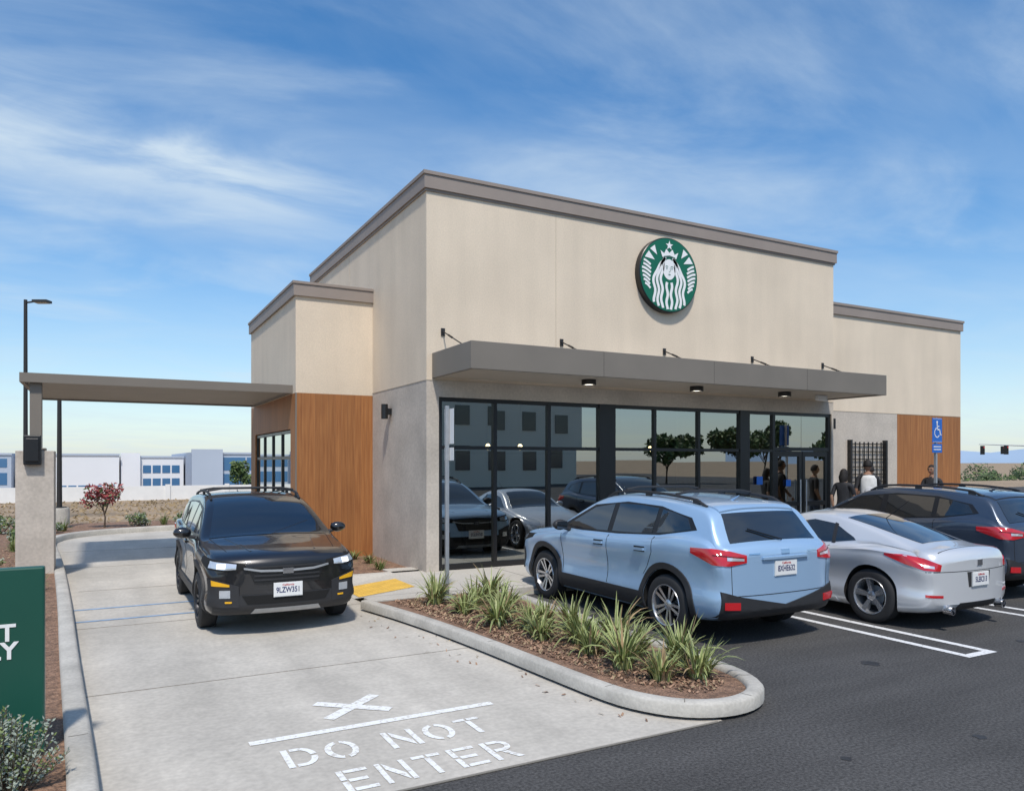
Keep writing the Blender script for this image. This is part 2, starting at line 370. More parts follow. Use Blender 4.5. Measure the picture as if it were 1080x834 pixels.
b=B(); F=(12.03,12.13)
def vb(x0,x1,z0=.12,z1=3.12,d=0): b.box(x0,x1,F[0]-d,F[1]+d,z0,z1)
for x in (5.06,6.13,7.26): vb(x,x+.07)
vb(8.42,8.80,d=.02); vb(9.77,9.83); vb(10.94,11.0); vb(12.12,12.40,d=.02); vb(13.12,13.2); vb(14.95,15.02)
for z0,z1 in ((.12,.22),(2.22,2.28),(3.05,3.12)):
    for x0,x1 in ((5.13,6.13),(6.2,7.26),(7.33,8.42),(8.8,9.77),(9.83,10.94),(11.0,12.12),(12.4,13.12)): b.box(x0,x1,F[0]+.003,F[1]-.003,z0,z1)
b.box(12.4,13.12,F[0]+.003,F[1]-.003,1.1,1.16)
b.box(13.2,14.95,F[0]+.003,F[1]-.003,2.25,2.33); b.box(13.2,14.95,F[0]+.003,F[1]-.003,3.05,3.12)
for x0 in (13.2,14.08):
    x1=x0+.875
    b.box(x0+.01,x0+.1,12.045,12.10,.13,2.24); b.box(x1-.1,x1-.005,12.045,12.10,.13,2.24)
    b.box(x0+.1,x1-.1,12.045,12.10,.13,.4); b.box(x0+.1,x1-.1,12.045,12.10,2.12,2.24); b.box(x0+.1,x1-.1,12.045,12.10,1.0,1.1)
b.obj('window_frames','black',shop)
b=B(); b.tube([(13.98,12.0,.85),(13.98,12.0,1.6)],.016); b.tube([(14.17,12.0,.85),(14.17,12.0,1.6)],.016); b.obj('door_handles','galv',shop,smooth=True)
b=B(); rnd=random.Random(5)
for x0,x1 in ((5.08,6.15),(6.17,7.28),(7.30,8.5),(8.7,9.8),(9.81,10.96),(10.98,12.2),(12.3,13.15),(13.16,14.08),(14.081,15.0)):
    for z0,z1 in ((.14,2.25),(2.251,3.1)):
        a=[rnd.uniform(-.0035,.0035) for _ in range(4)]
        b.add([(x0,12.075+a[0],z0),(x1,12.075+a[1],z0),(x1,12.075+a[1]+a[2],z1),(x0,12.075+a[0]+a[2],z1)],[(0,1,2,3)])
b.obj('front_glass','glass',shop)
b=B(); b.box(13.55,13.7,12.035,12.04,1.45,1.6); b.box(12.62,12.8,12.02,12.025,1.5,1.68); b.obj('door_stickers','bluesign',shop)
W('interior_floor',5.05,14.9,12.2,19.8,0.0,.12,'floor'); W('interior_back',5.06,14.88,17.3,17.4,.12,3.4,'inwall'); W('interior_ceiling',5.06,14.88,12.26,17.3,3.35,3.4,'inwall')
b=B(); b.box(8.5,13.5,15.2,15.9,.12,1.15); b.box(8.4,13.6,15.1,16.0,1.15,1.2,1); b.box(6.0,13.0,17.0,17.29,2.2,2.25,1)
for x in (5.8,7.3,9.4,11.0):
    b.box(x,x+.7,13.0,13.7,.82,.86,1); b.box(x+.32,x+.38,13.32,13.38,.12,.82,1)
    for dx in (-.5,.85): b.box(x+dx,x+dx+.4,13.15,13.55,.54,.58,1); b.box(x+dx+(0 if dx<0 else .36),x+dx+(.04 if dx<0 else .4),13.15,13.55,.58,.98,1); [b.box(x+dx+q,x+dx+q+.03,13.15+w,13.18+w,.12,.54,1) for q in (0,.37) for w in (0,.37)]
b.obj('interior_furniture',['inwood','darkmetal'],shop)
PL=((7.3,14.6),(8.1,14.6),(10.4,14.8),(11.9,14.8))
b=B();c=B()
for (x,y) in PL:
    b.lathe([(.001,2.40),(.04,2.38),(.055,2.33),(.04,2.28),(.001,2.26)],(x,y,0),12); c.tube([(x,y,2.40),(x,y,3.35)],.008,6)
b.obj('pendant_lamps','warm',shop,smooth=True); c.obj('pendant_cords','black',shop)
b=B(); cx0,cx1,cy0,cy1=4.93,14.8,10.43,11.995
b.box(cx0,cx1,cy0,cy0+.06,3.43,3.86); b.box(cx0,cx0+.06,cy0+.06,cy1,3.43,3.86); b.box(cx1-.06,cx1,cy0+.06,cy1,3.43,3.86)
b.box(cx0+.06,cx1-.06,cy0+.06,cy1,3.74,3.80); b.obj('canopy_fascia','metal_br',shop,bevel=.006)
W('canopy_soffit',cx0+.06,cx1-.06,cy0+.06,cy1,3.455,3.48,'soffit')
b=B()
for x in (7.4,9.87,12.34): b.box(x-.002,x+.002,cy0-.002,cy0,3.435,3.855)
b.obj('canopy_seams','darkmetal',shop)
b=B();e=B()
for x in (7.55,10.05,12.45):
    b.lathe([(.001,3.455),(.13,3.455),(.13,3.36),(.11,3.36),(.11,3.38)],(x,11.1,0),24); e.lathe([(.11,3.375),(.001,3.37)],(x,11.1,0),24)
b.obj('downlight_housings','darkmetal',shop,smooth=True); e.obj('downlight_lenses','down',shop)
b=B(); b.box(13.6,13.9,11.2,11.3,3.33,3.454); b.obj('exit_light','white',shop,bevel=.02)
b=B()
for x in (5.13,7.54,10.0,12.45,14.85-.15):
    b.box(x-.035,x+.035,11.98,11.999,4.17,4.30); b.tube([(x,11.975,4.24),(x,11.1,3.88)],.012,6); b.tube([(x,11.75,4.148),(x,11.6,4.085)],.02,6); b.box(x-.03,x+.03,11.04,11.12,3.80,3.89)
b.obj('canopy_tie_rods','darkmetal',shop)
b=B(); b.lathe([(.001,3.10),(.065,3.10),(.065,2.82),(.001,2.82)],(4.70,13.8,0),16); b.box(4.75,4.829,13.76,13.84,2.90,3.02); 
b.lathe([(.001,3.05),(.06,3.05),(.06,2.80),(.001,2.80)],(15.55,12.38,0),16); b.box(15.52,15.58,12.42,12.499,2.88,2.98)
b.obj('wall_sconces','black',shop,smooth=True)
b=B()
for i in range(9): x=16.27+i*.165; b.box(x-.012,x+.012,12.42,12.445,.5,2.5)
for i in range(11): z=.55+i*.19; b.box(16.2,17.68,12.445,12.46,z-.012,z+.012)
for x in (16.25,17.6): b.box(x-.03,x+.03,12.39,12.5,.3,2.55)
b.obj('wall_trellis','black',shop)
dc=empty('drive_through_canopy')
b=B(); x0,x1,y0,y1=-1.27,3.275,15.2,19.5
b.box(x0,x1,y0,y0+.06,3.36,3.52); b.box(x0,x1,y1-.06,y1,3.36,3.52); b.box(x0,x0+.06,y0+.06,y1-.06,3.36,3.52); b.box(x1-.06,x1,y0+.06,y1-.06,3.36,3.52)
n=26
for i in range(1,n): y=y0+(y1-y0)*i/n; b.box(x0+.06,x1-.06,y-.045,y+.045,3.40,3.50)
b.obj('roof_louvres','metal_br',dc)
b=B(); b.box(-1.13,-.95,15.31,15.49,2.24,3.37); b.box(-1.19,-.89,15.25,15.55,2.19,2.24); b.obj('post','metal_br',dc,bevel=.01)
box('column_base',-1.32,-.76,15.12,15.68,.05,2.19,'stone',dc,bevel=.01)
b=B(); b.box(-1.2,-.94,15.0,15.12,1.95,2.45); b.box(-1.17,-.97,14.97,15.0,2.0,2.4); b.obj('speaker_box','black',dc,bevel=.015)

# ---------------- logo sign ----------------
logo=empty('round_logo_sign')
LC=(10.01,11.86,5.76); R=.74
b=B(); b.lathe([(.001,0),(R,0),(R+.012,.01),(R+.012,.138)],(LC[0],LC[1],LC[2]),64,axis='y'); 
b.obj('disc_rim','black',logo,smooth=True)
b=B(); b.lathe([(.001,-.004),(R*.985,-.004)],LC,64,axis='y'); b.obj('disc_face','green',logo)
wv=B();gv=B()
def lp(p,layer): return (LC[0]+p[0]*R,LC[1]-.006-.004*layer,LC[2]+p[1]*R)
def ribbon(B_,pts,w,layer,clip=.93):
    pts=[Vector(p) for p in pts]; ws=w if isinstance(w,(list,tuple)) else [w]*len(pts); L_=[]
    for i,p in enumerate(pts):
        d=(pts[min(i+1,len(pts)-1)]-pts[max(i-1,0)]).normalized(); n=Vector((-d.y,d.x))*ws[i]/2
        L_.append((p+n,p-n))
    for i in range(len(pts)-1):
        if pts[i].length<clip and pts[i+1].length<clip:
            B_.add([lp(L_[i][0],layer),lp(L_[i+1][0],layer),lp(L_[i+1][1],layer),lp(L_[i][1],layer)],[(0,1,2,3)])
def polyf(B_,pts,layer): B_.add([lp(p,layer) for p in pts],[tuple(range(len(pts)))])
def ell(cx,cy,rx,ry,n=24): return [(cx+rx*math.cos(2*math.pi*i/n),cy+ry*math.sin(2*math.pi*i/n)) for i in range(n)]
polyf(wv,ell(0,.15,.215,.28),1)
for s in (-1,1):
    for i,off in enumerate((.17,.295,.42)):
        pts=[]
        for k in range(61):
            t=k/60; y=.48-.03*i-1.44*t; x=.115+off*math.sin(min(1,t*2.6)*math.pi/2)+.03*math.sin(t*17+.6)-.04*t
            pts.append((s*x,y))
        ribbon(wv,pts,.082,1,.95)
    pts=[(s*(.075+.022*math.sin(k/30*11)),-.20-.76*k/30) for k in range(31)]; ribbon(wv,pts,.085,1,.95)
    for i in range(7):
        y=-.42+i*.105; xa=.645+.02*math.sin(i); xb=min(.93,math.sqrt(max(0,.93**2-y*y)))
        pts=[(s*(xa+(xb-xa)*j/8),y+.07*math.sin(j/8*math.pi*.6)+.05*j/8) for j in range(9)]
        ribbon(wv,pts,.06,1,.95)
    for (p0,p1,p2) in (((.50,.36),(.84,.40),(.70,.58)),((.42,.50),(.66,.64),(.50,.76))):
        polyf(wv,[(s*p0[0],p0[1]),(s*p1[0],p1[1]),(s*p2[0],p2[1])],1)
polyf(wv,[(-.24,.46),(-.31,.64),(-.18,.57),(-.11,.70),(0,.60),(.11,.70),(.18,.57),(.31,.64),(.24,.46),(0,.50)],2)
st=[]
for i in range(10):
    r=.135 if i%2==0 else .055; a=math.pi/2+i*math.pi/5; st.append((r*math.cos(a),.80+r*math.sin(a)))
polyf(wv,st,2)
for s in (-1,1):
    ribbon(gv,[(s*.045,.22),(s*.09,.24),(s*.14,.22)],.014,3); polyf(gv,ell(s*.09,.175,.028,.011,10),3)
ribbon(gv,[(.02,.20),(.03,.11),(.0,.08),(-.02,.085)],.011,3); polyf(gv,ell(0,.01,.045,.012,12),3); ribbon(gv,[(-.2,.48),(0,.52),(.2,.48)],.02,3)
wv.obj('siren_white','logowhite',logo); gv.obj('face_lines','green',logo)

# ---------------- text ----------------
def text(name,s,size,mtx,m,parent=None,bold=.0,ext=.002,ax='CENTER'):
    c=bpy.data.curves.new(name,'FONT'); c.body=s; c.size=size; c.align_x=ax; c.align_y='CENTER'; c.offset=bold; c.extrude=ext; c.materials.append(M[m])
    o=bpy.data.objects.new(name,c); COL.objects.link(o); o.matrix_local=mtx
    if parent: o.parent=parent
    return o
def MX(x,y,z,loc): 
    m=Matrix((x,y,z)).transposed().to_4x4(); m.translation=Vector(loc); return m
es=empty('exit_sign')
b=B(); b.box(-1.35,-.342,5.76,5.84,.12,1.32); b.obj('panel','signgreen',es,bevel=.012)
b=B(); b.box(-1.25,-.45,5.77,5.83,.0,.12); b.obj('plinth','kerb',es)
FR=((1,0,0),(0,0,1),(0,-1,0))
text('line_1','EXIT',.15,MX(*FR,(-.50,5.757,.905)),'logowhite',es,.004,ax='RIGHT'); text('line_2','ONLY',.15,MX(*FR,(-.49,5.757,.79)),'logowhite',es,.004,ax='RIGHT')
sp=empty('accessible_parking_sign')
b=B(); b.box(4.18,4.23,9.66,9.71,.1,2.78); b.box(4.10,4.31,9.58,9.79,.09,.13); b.obj('post','galv',sp,bevel=.006)
b=B(); b.box(4.235,4.24,9.53,9.84,2.25,2.74); b.box(4.235,4.24,9.53,9.84,2.02,2.2); b.obj('plates','white',sp)
bs=empty('accessible_parking_sign')
bx,by=15.88,10.0
b=B(); b.box(bx-.025,bx+.025,by,by+.05,.1,2.96); b.obj('post','galv',bs)
b=B(); b.box(bx-.17,bx+.17,by-.012,by-.004,2.42,2.95); b.box(bx-.17,bx+.17,by-.012,by-.004,2.20,2.39); b.obj('plates','bluesign',bs)
b=B(); b.lathe([(.001,0),(.028,0)],(bx-.01,by-.015,2.86),12,axis='y'); yy=by-.015
def rb(pts,w):
    for p,q in zip(pts,pts[1:]):
        p=Vector(p);q=Vector(q);d=(q-p).normalized();n=Vector((-d.y,d.x))*w/2
        b.add([(bx+a.x,yy,2.5+a.y) for a in (p+n,q+n,q-n,p-n)],[(0,1,2,3)])
rb([(-.01,.33),(0,.2),(.08,.2),(.11,.09),(.14,.09)],.028); rb([(0,.27),(.07,.27)],.02)
rb([(-.03,.24),(-.09,.18),(-.1,.11),(-.06,.05),(.01,.03),(.07,.08)],.02)
b.box(bx-.13,bx+.13,yy,yy+.001,2.32,2.34);b.box(bx-.13,bx+.13,yy,yy+.001,2.26,2.28)
b.box(bx-.15,bx+.15,yy,yy+.001,2.432,2.438);b.box(bx-.15,bx+.15,yy,yy+.001,2.932,2.938)
b.obj('symbol','logowhite',bs)

# ---------------- lamps ----------------
def lamp(x,y,h,head=True,ang=0):
    e=empty('street_lamp',(x,y,gz(x,y)),ang); b=B()
    b.lathe([(.001,.7),(.24,.7),(.26,.66),(.26,-.1)],(0,0,0),20,mi=1)
    b.tube([(0,0,.7),(0,0,h)],[.075,.055],12); b.box(-.14,.14,-.14,.14,.7,.73)
    if head:
        b.tube([(0,0,h-.1),(.35,0,h-.05)],.03,8); b.box(.3,.78,-.16,.16,h-.1,h-.02); b.box(.34,.74,-.12,.12,h-.115,h-.1,1)
    b.obj('pole',['darkmetal','kerb'],e,smooth=True); return e
lamp(-2.3,29.65,7.4,True,math.radians(-28)); lamp(-1.15,25.5,4.3,True,math.radians(-28))

# ---------------- background ----------------
b=B(); b.box(-45,60,44.5,44.65,-.1,.72)
for i in range(36): b.box(-45+i*3-.12,-45+i*3+.12,44.42,44.499,-.1,.8)
b.obj('perimeter_wall','whwall')
def warehouse(x0,x1,y,h0,h1,m,wins):
    e=empty('warehouse'); b=B(); b.box(x0,x1,y,y+50,h0,h1); b.box(x0,x0+(x1-x0)*.3,y-1,y-.001,h0,h1+.6); b.box(x0-.1,x1+.1,y-.2,y+.3,h1-.35,h1+.02,1); b.obj('walls',[m,'wh2'],e)
    g=B()
    for (a,c,z0,z1,n) in wins:
        w=(c-a)/n
        for i in range(n): g.box(a+i*w+.15,a+(i+1)*w-.15,y-.06,y-.01,z0,z1)
    g.obj('windows','bglass',e)
warehouse(-34,-15,165,-5.2,3.6,'wh2',[(-28,-15.5,1,2.6,4),(-28,-15.5,-2.2,0,4)])
warehouse(-14,2.6,170,-5.2,3.6,'wh1',[(-8,2,-3.6,-2.6,6)])
warehouse(2.9,14.6,172,-5.2,3.2,'wh1',[(6.8,14,-.3,1.3,4),(6.8,14,-3.2,-1.4,4)])
warehouse(15,34,160,-5.2,3.9,'wh2',[(20.5,30,.3,2.9,2),(20.5,30,-3.2,-.4,2)])
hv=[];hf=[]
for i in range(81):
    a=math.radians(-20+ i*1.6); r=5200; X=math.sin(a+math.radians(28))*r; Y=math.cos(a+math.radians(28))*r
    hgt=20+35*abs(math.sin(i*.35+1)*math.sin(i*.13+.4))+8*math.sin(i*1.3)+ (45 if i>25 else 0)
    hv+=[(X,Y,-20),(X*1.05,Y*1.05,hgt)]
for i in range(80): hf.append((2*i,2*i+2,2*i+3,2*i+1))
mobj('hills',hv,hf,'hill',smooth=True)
def leafcloud(b,c,rad,n,size,mis,rnd):
    for _ in range(n):
        d=Vector((rnd.gauss(0,1),rnd.gauss(0,1),rnd.gauss(0,1))).normalized()*rnd.uniform(.35,1)**.6
        p=Vector(c)+Vector((d.x*rad[0],d.y*rad[1],d.z*rad[2]))
        u=Vector((rnd.gauss(0,1),rnd.gauss(0,1),rnd.gauss(0,1))).normalized(); w=u.orthogonal().normalized(); s=size*rnd.uniform(.6,1.3)
        b.add([p-u*s,p+w*s*.45,p+u*s,p-w*s*.45],[(0,1,2,3)],rnd.choice(mis))
def tree(x,y,z,h,r,mats=('leaf1','leaf2','leafd'),seed=0,nl=1200,ls=.16,name='tree',trunk=.12):
    rnd=random.Random(seed); e=empty(name); b=B(); base=Vector((x,y,z))
    top=base+Vector((rnd.uniform(-.1,.1)*h,0,h*.55)); b.tube([base,base+Vector((.02,.01,h*.25)),top],[trunk,trunk*.75,trunk*.4],8)
    lf=B(); cs=[]
    for i in range(7):
        a=i*2.4+rnd.random(); rr=r*rnd.uniform(.45,.8); p=base+Vector((math.cos(a)*rr,math.sin(a)*rr,h*rnd.uniform(.55,.9))); cs.append(p)
        b.tube([base+Vector((0,0,h*rnd.uniform(.28,.45))),(base+p)/2+Vector((0,0,h*.18)),p],[trunk*.4,trunk*.25,trunk*.08],5)
    cs.append(base+Vector((0,0,h*.88)))
    for p in cs: leafcloud(lf,p,(r*.45,r*.45,h*.17),nl//8,ls,(0,0,1,2),rnd)
    b.obj('trunk','bark',e,smooth=True); lf.obj('crown',list(mats),e); return e
b=B(); rnd=random.Random(3)
for i in range(26):
    d=rnd.uniform(120,180); u=rnd.uniform(.60,.80); lat=u*d; X=d*.4756+lat*.8796; Y=d*.8796-lat*.4756
    zb=gz(X,Y); tp=rnd.choice((.3,.8,1.3,1.9)); hh=tp-zb; rr=rnd.uniform(1.5,2.6)
    leafcloud(b,(X,Y,zb+hh*.6),(rr,rr,hh*.4),220,.35,(0,0,1,2),rnd); b.tube([(X,Y,zb),(X,Y,zb+hh*.5)],.15,5,3)
b.obj('distant_trees',['leafd','leaf1','leaf2','bark'])
tree(18,120,-5,6.9,1.6,seed=5,ls=.3,trunk=.15)
tree(.0,24.9,.08,1.25,.55,mats=('leafred','leafred','leaf1'),seed=8,nl=700,ls=.06,name='red_leaf_shrub',trunk=.03)
# traffic signals at the far intersection
for (X,Y,hz_,w) in ((108,55,4.4,-6),(124,60,4.6,-7)):
    ts=empty('traffic_signal'); b=B(); zb=gz(X,Y)
    b.tube([(X,Y,zb),(X,Y,hz_+.6)],.13,8); b.tube([(X,Y,hz_-.3),(X+w*.48,Y-w*.88,hz_)],[.09,.05],8)
    for t in (.0,.5,.95):
        px,py=X+w*.48*t,Y-w*.88*t; zc=hz_-.3-.2 if t>0 else 2.9
        b.box(px-.2,px+.2,py-.2-.15,py+.2-.15,zc-.9,zc+.3,1)
        for j in range(3): b.lathe([(.001,-.02),(.13,-.01),(.15,.06)],(px,py-.39,zc-.62+j*.34),10,axis='y',mi=2+(0 if j==2 else 1))
    b.obj('mast',['galv','black','red','cavity'],ts)
of=empty('office_building'); b=B(); b.box(12,37,-46,-32,0,10.5); b.box(11.8,37.2,-46.2,-31.8,10.5,11); b.obj('walls','office',of)
b=B()
for fl in range(3):
    for i in range(8): b.box(13.2+i*3,14.5+i*3,-31.99,-31.94,1.4+fl*3.3,3.0+fl*3.3)
b.obj('windows','dglass',of)
for i,(x,y,h) in enumerate(((46,-30,4.5),(52,-28,5),(60,-31,5.5),(69,-30,5),(8,-28,5),(-2,-30,6))): tree(x,y,0,h,2.4,seed=20+i,nl=2400,ls=.24)

# ---------------- plants ----------------
def clump(x,y,z,n,h,rnd,spread=1.0,name='strappy_plant',mats=('blade','bladec','bladeb'),w=.014,dry=.12):
    b=B()
    for i in range(n):
        a=rnd.uniform(0,6.283); lean=rnd.uniform(.05,1.0)**.8*spread; L_=h*rnd.uniform(.5,1.2); r0=rnd.uniform(0,.09)
        c=Vector((x+math.cos(a)*r0,y+math.sin(a)*r0,z)); dr=Vector((math.cos(a),math.sin(a),0)); sd=Vector((-math.sin(a),math.cos(a),0))
        pts=[]; p=c.copy(); th=math.pi/2-lean*.35; isdry=rnd.random()<dry
        for k in range(6):
            pts.append(p.copy()); p=p+(dr*math.cos(th)+Vector((0,0,math.sin(th))))*L_/5; th-=lean*rnd.uniform(.2,.55)
        for q in pts: q.z=max(q.z,z+.005)
        ww=[w,w*1.1,w,w*.8,w*.5,w*.05]; vv=[]
        tw=rnd.uniform(-.6,.6); sd=(sd*math.cos(tw)+Vector((0,0,1))*math.sin(tw)*.5).normalized()
        for k,q in enumerate(pts): vv+= [q-sd*ww[k],q-sd*ww[k]*.5,q+sd*ww[k]*.5,q+sd*ww[k]]
        n0=len(b.v); b.v+=[tuple(q) for q in vv]
        for k in range(5):
            for s_,mi in ((0,1),(1,0),(2,1)):
                b.f.append((n0+4*k+s_,n0+4*k+s_+1,n0+4*k+5+s_,n0+4*k+4+s_)); b.m.append(2 if isdry else mi)
    return b.obj(name,list(mats))
rnd=random.Random(11)
pos=[(4.60,4.98),(4.3,5.1),(4.68,5.45),(4.25,5.6),(4.62,5.95),(4.2,6.15),(4.7,6.4),(4.4,6.7),(4.08,6.95),(4.7,7.1),(4.3,7.45),(4.0,7.85),(4.68,7.75),(4.35,8.2),(4.0,8.6),(4.65,8.65),(4.3,9.1),(3.9,9.35),(4.7,9.3),(4.05,9.7)]
for (x,y) in pos:
    h=rnd.uniform(.30,.52); clump(x+rnd.uniform(-.06,.06),y+rnd.uniform(-.1,.1),.09,rnd.randint(60,115),h,rnd,spread=rnd.uniform(.9,1.5))
GM=('leaf2','blade','bladeb')
for (x,y,h) in ((4.3,12.9,.25),(3.8,13.3,.22),(4.4,13.8,.25),(3.7,14.3,.25),(4.3,14.5,.25),(-.9,9.5,.35),(-1.3,11.3,.35),(-.9,13.2,.3),(-1.3,17.3,.35),(-1.7,19.2,.35),(-.75,7.4,.3),(-2.1,14.5,.4),(-1.0,24.2,.4),(1.6,25.3,.4),(2.8,25.6,.4),(3.6,25.4,.4),(-1.9,22.5,.4),(-.7,6.6,.25),(-1.1,8.4,.3),(-.8,10.6,.3)):
    clump(x,y,.08,60,h,rnd,name='ornamental_grass',mats=GM,w=.008,spread=1.2)
def shrub(x,y,z,r,h,mats,seed,n=500,ls=.04,name='shrub'):
    rr=random.Random(seed); b=B()
    for i in range(12):
        a=rr.uniform(0,6.28); q=rr.uniform(.2,.75); hh=rr.uniform(.25,.85); b.tube([(x,y,z),(x+math.cos(a)*r*q,y+math.sin(a)*r*q,z+h*hh)],[.01,.004],5,3)
        leafcloud(b,(x+math.cos(a)*r*q,y+math.sin(a)*r*q,z+h*hh*.9),(r*.35,r*.35,h*.25),n//12,ls,(0,1,2),rr)
    return b.obj(name,list(mats)+['bark'])
b=B(); rs=random.Random(2)
for i in range(110):
    a=rs.uniform(0,6.28); q=rs.uniform(0,.34); L_=rs.uniform(.28,.52); p0=Vector((-.50+math.cos(a)*q*.4,5.24+math.sin(a)*q*.4,.09)); p1=Vector((-.50+math.cos(a)*q,5.24+math.sin(a)*q,.09+L_*(1-q)))
    b.tube([p0,p1],[.004,.002],4,2)
    for j in range(30):
        t=.15+.85*j/30; p=p0.lerp(p1,t); aa=rs.uniform(0,6.28); d=Vector((math.cos(aa),math.sin(aa),rs.uniform(.3,1.2))).normalized(); w=d.orthogonal().normalized()*.007; l=rs.uniform(.02,.038)
        b.add([p,p+d*l*.5+w,p+d*l,p+d*l*.5-w],[(0,1,2,3)],rs.choice((0,0,0,1)))
b.obj('sage_bush',['sage','leaf2','bark'])
for i,(x,y,r,h) in enumerate(((-1.6,8.2,.3,.35),(-1.9,16,.4,.45),(-2.3,18,.4,.5),(-1.6,20.5,.4,.45),(-1.3,23.6,.35,.4),(.9,25,.4,.45),(2.2,25.2,.35,.4),(-2.4,24,.5,.6),(-2.7,12,.4,.5),(4.1,25.8,.4,.5))):
    shrub(x,y,.08,r,h,('leaf1','sage','leaf2'),30+i,600,.04)
b=B(); rnd=random.Random(4)
def chip(x,y,z):
    a=rnd.uniform(0,3.14); l=rnd.uniform(.01,.028); w=rnd.uniform(.004,.010); dx,dy=math.cos(a)*l,math.sin(a)*l; ex,ey=-math.sin(a)*w,math.cos(a)*w; t=rnd.uniform(-.008,.012)
    b.add([(x-dx-ex,y-dy-ey,z-t),(x+dx-ex,y+dy-ey,z+t),(x+dx+ex,y+dy+ey,z+t+.004),(x-dx+ex,y-dy+ey,z-t+.004)],[(0,1,2,3)],rnd.choice((0,0,1,2)))
for _ in range(9000):
    y=rnd.uniform(4.7,9.85); x=rnd.uniform(3.4,4.90)
    lx=3.95-(y-5)*.105+(0 if y>5.3 else (5.3-y)*.5)
    if x<lx or x>4.77+(y-5)*.03 or (y<5.1 and (x-4.38)**2+(y-5.1)**2>.40**2): continue
    chip(x,y,.105+rnd.uniform(0,.01))
for _ in range(4000):
    y=5+rnd.random()**1.5*15; x=-.25-(y-5)*.05-.12-rnd.random()*1.5; chip(x,y,.1)
for _ in range(60):
    y=rnd.uniform(4.5,9.5); x=3.7-(y-5)*.1-rnd.random()**2*.5; chip(x,y,.012)
b.obj('bark_mulch_chips',['chips','mulch','straw'])
b=B()
for _ in range(4500):
    y=rnd.uniform(27.5,44); x=rnd.uniform(-16,22); h=rnd.uniform(.03,.12); a=rnd.uniform(0,3.14); w=rnd.uniform(.03,.10); z=-.03
    b.add([(x-math.cos(a)*w,y-math.sin(a)*w,z),(x+math.cos(a)*w,y+math.sin(a)*w,z),(x+math.cos(a)*w*.5+rnd.uniform(-.1,.1),y,z+h)],[(0,1,2)])
b.obj('dry_field_grass','straw')

# ---------------- vehicles ----------------
def pchip(xs,ys):
    n=len(xs); h=[xs[i+1]-xs[i] for i in range(n-1)]; dl=[(ys[i+1]-ys[i])/h[i] for i in range(n-1)]; m=[0]*n
    m[0]=dl[0]; m[-1]=dl[-1]
    for i in range(1,n-1):
        m[i]=0 if dl[i-1]*dl[i]<=0 else (lambda w1,w2:(w1+w2)/(w1/dl[i-1]+w2/dl[i]))(2*h[i]+h[i-1],h[i]+2*h[i-1])
    def f(x):
        if x<=xs[0]: return ys[0]
        if x>=xs[-1]: return ys[-1]
        i=0
        while x>xs[i+1]: i+=1
        t=(x-xs[i])/h[i]; t2=t*t;t3=t2*t
        return (2*t3-3*t2+1)*ys[i]+(t3-2*t2+t)*h[i]*m[i]+(-2*t3+3*t2)*ys[i+1]+(t3-t2)*h[i]*m[i+1]
    return f
def P2(l): return pchip([a for a,_ in l],[b for _,b in l])
def cat(pts,k=3):
    out=[];n=len(pts)
    for i in range(n-1):
        p0,p1,p2,p3=pts[max(i-1,0)],pts[i],pts[i+1],pts[min(i+2,n-1)]
        for s in range(k):
            t=s/k; out.append(tuple(.5*((2*b_)+(-a_+c_)*t+(2*a_-5*b_+4*c_-d_)*t*t+(-a_+3*b_-3*c_+d_)*t**3) for a_,b_,c_,d_ in zip(p0,p1,p2,p3)))
    out.append(pts[-1]); return out
def wheel(parent,x,y,r,side,rim,w=.215,two=True):
    k=r/.345; e=B(); hw=w/2
    e.lathe([(.225*k,-hw+.01),(.29*k,-hw),(.325*k,-hw+.012),(.342*k,-hw+.03),(.345*k,0),(.342*k,hw-.03),(.325*k,hw-.012),(.29*k,hw),(.235*k,hw-.006),(.228*k,hw-.02)],n=48,axis='y',mi=0)
    e.lathe([(.238*k,hw-.012),(.232*k,hw-.002),(.222*k,hw-.006),(.213*k,hw-.03),(.20*k,-.02),(.20*k,-hw+.02)],n=48,axis='y',mi=1)
    e.lathe([(.001,-.03),(.205*k,-.03)],n=32,axis='y',mi=2)
    e.lathe([(.001,-.012),(.13*k,-.012),(.13*k,-.028)],n=32,axis='y',mi=3)
    for i in range(5):
        for o in ((-.19,.19) if two else (0,)):
            a=2*math.pi*i/5+math.pi/2; wd=.28 if two else .5; we=.085 if two else .15
            def pt(rr,da,yy): return (rr*math.cos(a+da),yy,rr*math.sin(a+da))
            r0,r1=.05*k,.218*k
            v=[pt(r0,o*1.8-wd,hw-.045),pt(r0,o*1.8+wd,hw-.045),pt(r1,o+we,hw-.018),pt(r1,o-we,hw-.018),pt(r0,o*1.8-wd,hw-.09),pt(r0,o*1.8+wd,hw-.09),pt(r1,o+we*1.4,hw-.07),pt(r1,o-we*1.4,hw-.07)]
            e.add(v,[(0,1,2,3)],1); e.add(v,[(7,6,5,4),(0,4,5,1),(1,5,6,2),(2,6,7,3),(3,7,4,0)],4)
    e.lathe([(.001,hw-.03),(.03*k,hw-.032),(.062*k,hw-.045),(.07*k,hw-.09)],n=24,axis='y',mi=1)
    o=e.obj('wheel',['rubber',rim,'cavity','galv',rim if not two else 'rimdark'],parent,smooth=True)
    bm=bmesh.new(); bm.from_mesh(o.data); bmesh.ops.recalc_face_normals(bm,faces=bm.faces); bm.to_mesh(o.data); bm.free()
    o.location=(x,y,r); o.rotation_euler=(0,random.uniform(0,1.2),0 if side>0 else math.pi); return o
